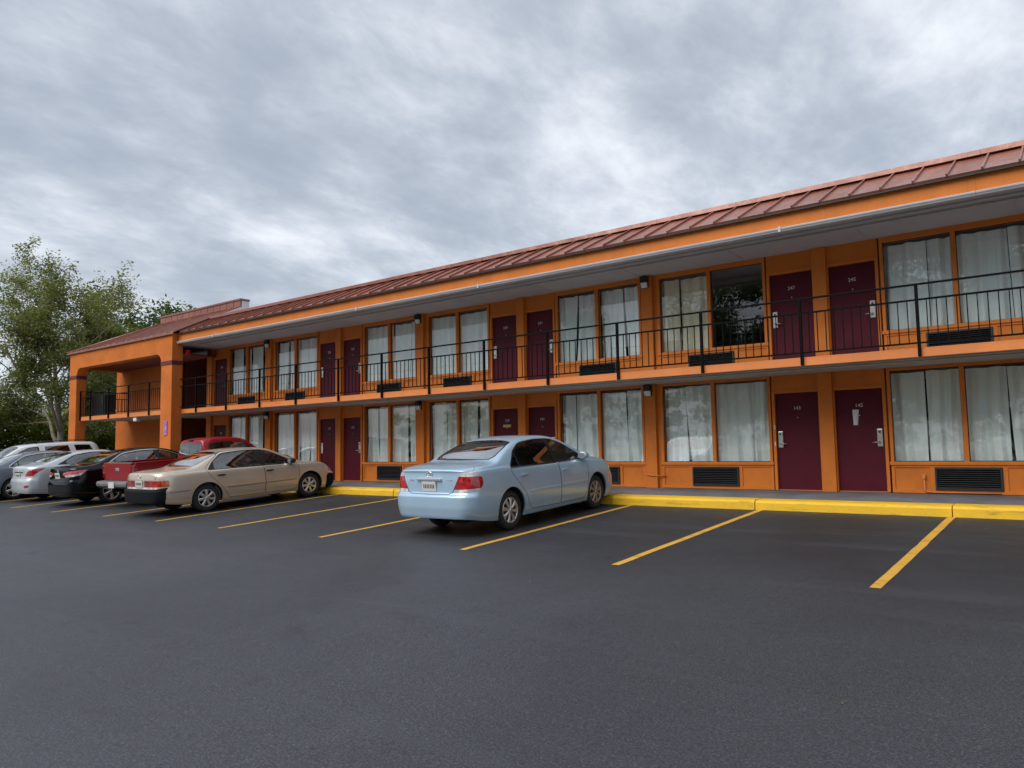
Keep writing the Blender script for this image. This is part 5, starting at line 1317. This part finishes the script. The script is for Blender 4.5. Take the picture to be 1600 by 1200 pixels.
silver, sh = modern('silver compact sedan with angular red tail lamps and low reflectors', 'paint_silver',
    [('tail_lamp', 'pair', [('r', .47, .775), ('r', .50, .84), ('r', .56, .92), ('s', -.84, .985), ('s', -.46, 1.005), ('s', -.58, .945), ('s', -.80, .86), ('s', -.88, .79)], 'lens_red'),
     ('reflector', 'pair', [('r', .46, .455), ('r', .50, .51), ('r', .70, .52), ('r', .68, .46), ('r', .56, .43)], 'lens_darkred')],
    -26.70, -5.40, dict(xr=-.98, xf=3.45, W=.86, wb=2.57, track=.80, wheel='alloy10', yr=.56, dlo=[(-.16, 1.065), (.02, 1.14, .06), (.40, 1.325, .12), (.92, 1.392, .2), (1.42, 1.372, .2), (1.72, 1.275, .15), (2.08, 1.09), (2.32, .965), (1.2, 1.0)],
        glass=[('r', [(.14, 1.05), (.14, 1.17), (.42, 1.305, .1), (.92, 1.372, .2), (1.22, 1.368), (1.30, 1.02)]), ('f', [(1.40, 1.015), (1.32, 1.365), (1.44, 1.352, .1), (1.71, 1.253, .1), (2.06, 1.07), (2.24, .985)])],
        zc=[(-.98, 1.07), (-.9, 1.09), (-.7, 1.105), (-.50, 1.125), (-.40, 1.145), (0, 1.29), (.36, 1.395), (.68, 1.44), (1.0, 1.455), (1.4, 1.44), (1.65, 1.39), (2.02, 1.24), (2.45, 1.04), (2.55, 1.0), (2.8, .96), (3.15, .87), (3.33, .78), (3.45, .70)],
        zb=[(-.98, .99), (-.7, 1.03), (-.3, 1.045), (.3, 1.01), (1.3, .975), (2.3, .93), (2.8, .88), (3.15, .78), (3.33, .70), (3.45, .62)], zroof=1.455,
        z0=[(-.98, .27), (-.6, .24), (-.3, .21), (.5, .20), (2.2, .20), (2.8, .19), (3.45, .22)],
        rs=[(-.385, 0), (-.37, .30), (-.32, .56), (-.20, .61), (.14, .57), (.40, .52), (.46, .3), (.475, 0)], ws=[(2.52, 0), (2.50, .35), (2.42, .62), (2.32, .66), (2.0, .60), (1.71, .53), (1.65, .3), (1.635, 0)],
        doors=[('r', [(-.03, 1.02), (.10, .82, .1), (.40, .55, .1), (.48, .38, .06), (.56, .28, .05), (1.34, .27), (1.36, .60), (1.34, .99)]), ('f', [(1.353, .99), (1.373, .60), (1.353, .27), (2.14, .27, .05), (2.24, .42, .06), (2.30, .70, .08), (2.30, .94)])],
        cabin=(.1, 2.25), seat=1.2, bench=.30), chrome=0, plate_z=.80)
em = MB()
em.tube([(0, .05 * math.cos(a), .03 * math.sin(a)) for a in np.linspace(0, 2 * math.pi, 21)], .006, 6, False); p, n = sh.pt_end(.02, .96); em.build('emblem', 'chrome', silver).location = (p[0] - .004, 0, .965)
p, n = sh.pt_end(.02, .90); MB().box(-.012, .01, -.30, .30, -.018, .01, .006).build('lid_grip', 'trim_black', silver).location = (p[0], 0, .905)
grey, sh = modern('dark slate-grey sedan at the left edge with bright window trim', 'paint_grey',
    [('tail_lamp', 'pair', [('r', .50, .86), ('r', .60, .97), ('s', -.72, .985), ('s', -.76, .86), ('r', .62, .80)], 'lens_red')], -29.15, -5.95, {}, chrome=.016)

# ---------------------------------------------------------------- red pickup
truck = thing('pickup_truck', 'red extended-cab pickup truck with grey rear bumper between two sedans', 'pickup')
c = dict(xr=.86, xf=4.02, W=.86, wb=3.19, nr=16, nf=8, zroof=1.70, yr=.62, crown=.06, wr=.345, arch=.40, track=.80, rim=.20, wheel='alloy5', bow=.02,
    zc=[(.86, 1.645), (.95, 1.665), (1.2, 1.695), (1.6, 1.70), (2.0, 1.675), (2.2, 1.63), (2.5, 1.43), (2.8, 1.20), (2.9, 1.14), (3.2, 1.10), (3.7, 1.04), (3.9, .98), (4.02, .90)],
    zb=[(.86, 1.06), (1.5, 1.06), (2.6, 1.05), (3.0, 1.03), (3.7, .97), (3.9, .90), (4.02, .80)], z0=[(.86, .36), (2.5, .34), (4.02, .36)],
    dr=[(.2, 0), (1.1, 0), (1.4, .03), (1.7, .09)], df=[(.2, .05), (.5, 0), (.8, .02), (1.2, .15)],
    dlo=[(1.02, 1.12), (1.03, 1.52), (1.5, 1.565, .1), (2.1, 1.54, .1), (2.35, 1.40), (2.72, 1.10)],
    glass=[('r', [(1.06, 1.15), (1.07, 1.50), (1.50, 1.54), (1.52, 1.15)]), ('f', [(1.72, 1.15), (1.70, 1.54), (2.09, 1.515), (2.31, 1.39), (2.60, 1.15)])],
    rs=[(.99, 0), (.99, .012), (1.0, .014), (1.01, 0)], ws=[(2.86, 0), (2.84, .35), (2.76, .66), (2.62, .68), (2.40, .62), (2.26, .57), (2.21, .3), (2.2, 0)],
    doors=[('f', [(1.62, 1.06), (1.60, .45), (2.62, .43), (2.78, .60), (2.80, 1.03)])],
    lamps=[('rear_window', 'both', [('r', 0.0, 1.20), ('r', .60, 1.20), ('r', .545, 1.55), ('r', 0.0, 1.565)], 'car_glass')],
    cabin=(1.0, 2.6), seat=1.75, bench=1.12, seatz=.80, cloth='seat_dark')
sh, made = sedan(truck, dict(c), 'paint_red')
# bed sides with wheel openings, tailgate, floor, bumper, lamps
ar = []
for k in range(17):
    a = math.pi * k / 16; ar.append((-.40 * math.cos(a), .345 + .40 * math.sin(a)))
side_prof = [(-1.10, .50), (-.42, .50)] + [p for p in ar if p[1] > .5] + [(.42, .50), (.845, .50), (.845, 1.14), (-1.10, 1.14)]
for sd in (1, -1):
    m = concave_prism(side_prof, sd * .80, sd * .875, 'y'); m.build('bed_side', 'paint_red', truck)
    MB().box(-1.09, .84, sd * .785, sd * .89, 1.14, 1.17, .012).build('bed_rail', 'trim_black' if sd > 5 else 'paint_red', truck)
    MB().box(-1.135, -1.04, sd * .735, sd * .882, .76, 1.10, .012).build('tail_lamp', 'lens_darkred', truck)
tg = MB().box(-1.145, -1.085, -.728, .728, .60, 1.155, .012).build('tailgate', 'paint_red', truck)
MB().box(-1.158, -1.14, -.09, .09, .95, 1.03, .01).build('tailgate_handle', 'chrome', tg)
MB().box(-1.152, -1.146, -.70, .70, .695, .71, .002).build('tailgate_crease', 'trim_black', tg)
MB().box(-1.1, -1.06, -.70, .70, 1.1552, 1.17, .004).build('tailgate_cap', 'alloy_dull', tg)
MB().box(-1.085, .845, -.80, .80, .60, .64).build('bed_floor', 'trim_black', truck)
MB().box(.80, .845, -.80, .80, .50, 1.13).build('bed_front', 'paint_red', truck)
bp_ = MB(); bp_.prism([(-1.33, .57), (-1.335, .63), (-1.31, .685), (-1.16, .695), (-1.16, .53), (-1.27, .52)], -.83, .83, 'y').build('rear_bumper', 'truck_bumper', truck)
o = MB().box(-.008, .0, -.155, .155, -.078, .078, .004).build('licence_plate', 'plate', truck); o.location = (-1.343, -.05, .60)
MB().tube([(-1.1, 0, .40), (3.3, 0, .40)], .06, 8).box(-1.1, 3.4, -.45, -.38, .38, .50).box(-1.1, 3.4, .38, .45, .38, .50).box(-.08, .08, -.75, .75, .28, .40, .03).build('chassis', 'underbody', truck)
MB().box(.90, .96, -.10, .10, 1.61, 1.655, .015).build('brake_lamp', 'trim_black', truck)
wing_mirror(truck, sh, 2.55, 1.08, 'trim_black')
place_car(truck, -20.98, -4.80, scale=(1.02, 1.02, 1.02))

# ---------------------------------------------------------------- white sport utility backed into its bay
suv = thing('sport_utility_vehicle', 'white estate-bodied utility vehicle with roof rails behind the silver car', 'car')
c = dict(xr=-.98, xf=3.75, W=.92, wb=2.85, nr=12, nf=7, zroof=1.72, yr=.64, crown=.06, wr=.35, arch=.40, track=.85, rim=.22, wheel='alloy5', bow=.03,
    zc=[(-.98, 1.60), (-.85, 1.655), (-.5, 1.69), (.3, 1.72), (1.2, 1.715), (1.6, 1.69), (1.85, 1.64), (2.3, 1.42), (2.7, 1.18), (2.8, 1.13), (3.2, 1.07), (3.5, .98), (3.65, .90), (3.75, .80)],
    zb=[(-.98, 1.10), (1.0, 1.07), (2.5, 1.05), (3.2, .98), (3.5, .88), (3.75, .72)], z0=[(-.98, .32), (2.5, .28), (3.75, .30)],
    dr=[(.2, .02), (.5, 0), (.75, .02), (1.1, .05), (1.4, .13), (1.7, .24)], df=[(.2, .05), (.5, 0), (.8, .06), (1.2, .2)],
    dlo=[(2.46, 1.09), (1.95, 1.45), (1.62, 1.585), (1.30, 1.61), (1.25, 1.11)],
    glass=[('f', [(2.40, 1.115), (1.93, 1.43), (1.62, 1.562), (1.34, 1.585), (1.30, 1.13)]), ('r', [(1.10, 1.13), (1.10, 1.59), (.30, 1.60), (.20, 1.13)]), ('c', [(.02, 1.13), (.10, 1.60), (-.45, 1.575), (-.66, 1.14)])],
    rs=[(-.80, 0), (-.80, .012), (-.79, .014), (-.78, 0)], ws=[(2.76, 0), (2.74, .35), (2.66, .68), (2.54, .71), (2.2, .66), (1.92, .60), (1.86, .3), (1.85, 0)],
    doors=[('r', [(.10, 1.05), (.42, .60, .1), (.55, .36), (1.16, .35), (1.18, 1.06)]), ('f', [(1.195, 1.06), (1.175, .35), (2.3, .35), (2.45, .60), (2.48, 1.04)])],
    lamps=[('rear_window', 'both', [('r', 0, 1.15), ('r', .66, 1.15), ('r', .58, 1.50), ('r', 0, 1.52)], 'car_glass_dark'), ('tail_lamp', 'pair', [('r', .74, 1.06), ('r', .72, .80), ('s', -.82, .80), ('s', -.80, 1.06)], 'lens_red'),
           ('head_lamp', 'pair', [('s', 3.36, .86), ('s', 3.30, .74), ('f', .62, .66), ('f', .45, .68), ('f', .55, .78)], 'lens_clear')],
    cabin=(-.4, 2.45), seat=1.45, bench=.55, seatz=.80, cloth='seat_dark', glassmat='car_glass_dark')
sh, made = sedan(suv, c, 'paint_white')
for sd in (1, -1):
    m = MB(); m.tube([(-.5, sd * .62, 1.70), (-.42, sd * .62, 1.765), (1.2, sd * .62, 1.775), (1.35, sd * .62, 1.705)], .014, 8); m.build('roof_rail', 'trim_black', suv)
wing_mirror(suv, sh, 2.36, 1.08, 'trim_black')
place_car(suv, -31.08, -3.1, True, scale=(1.0, 1.0, 1.03))
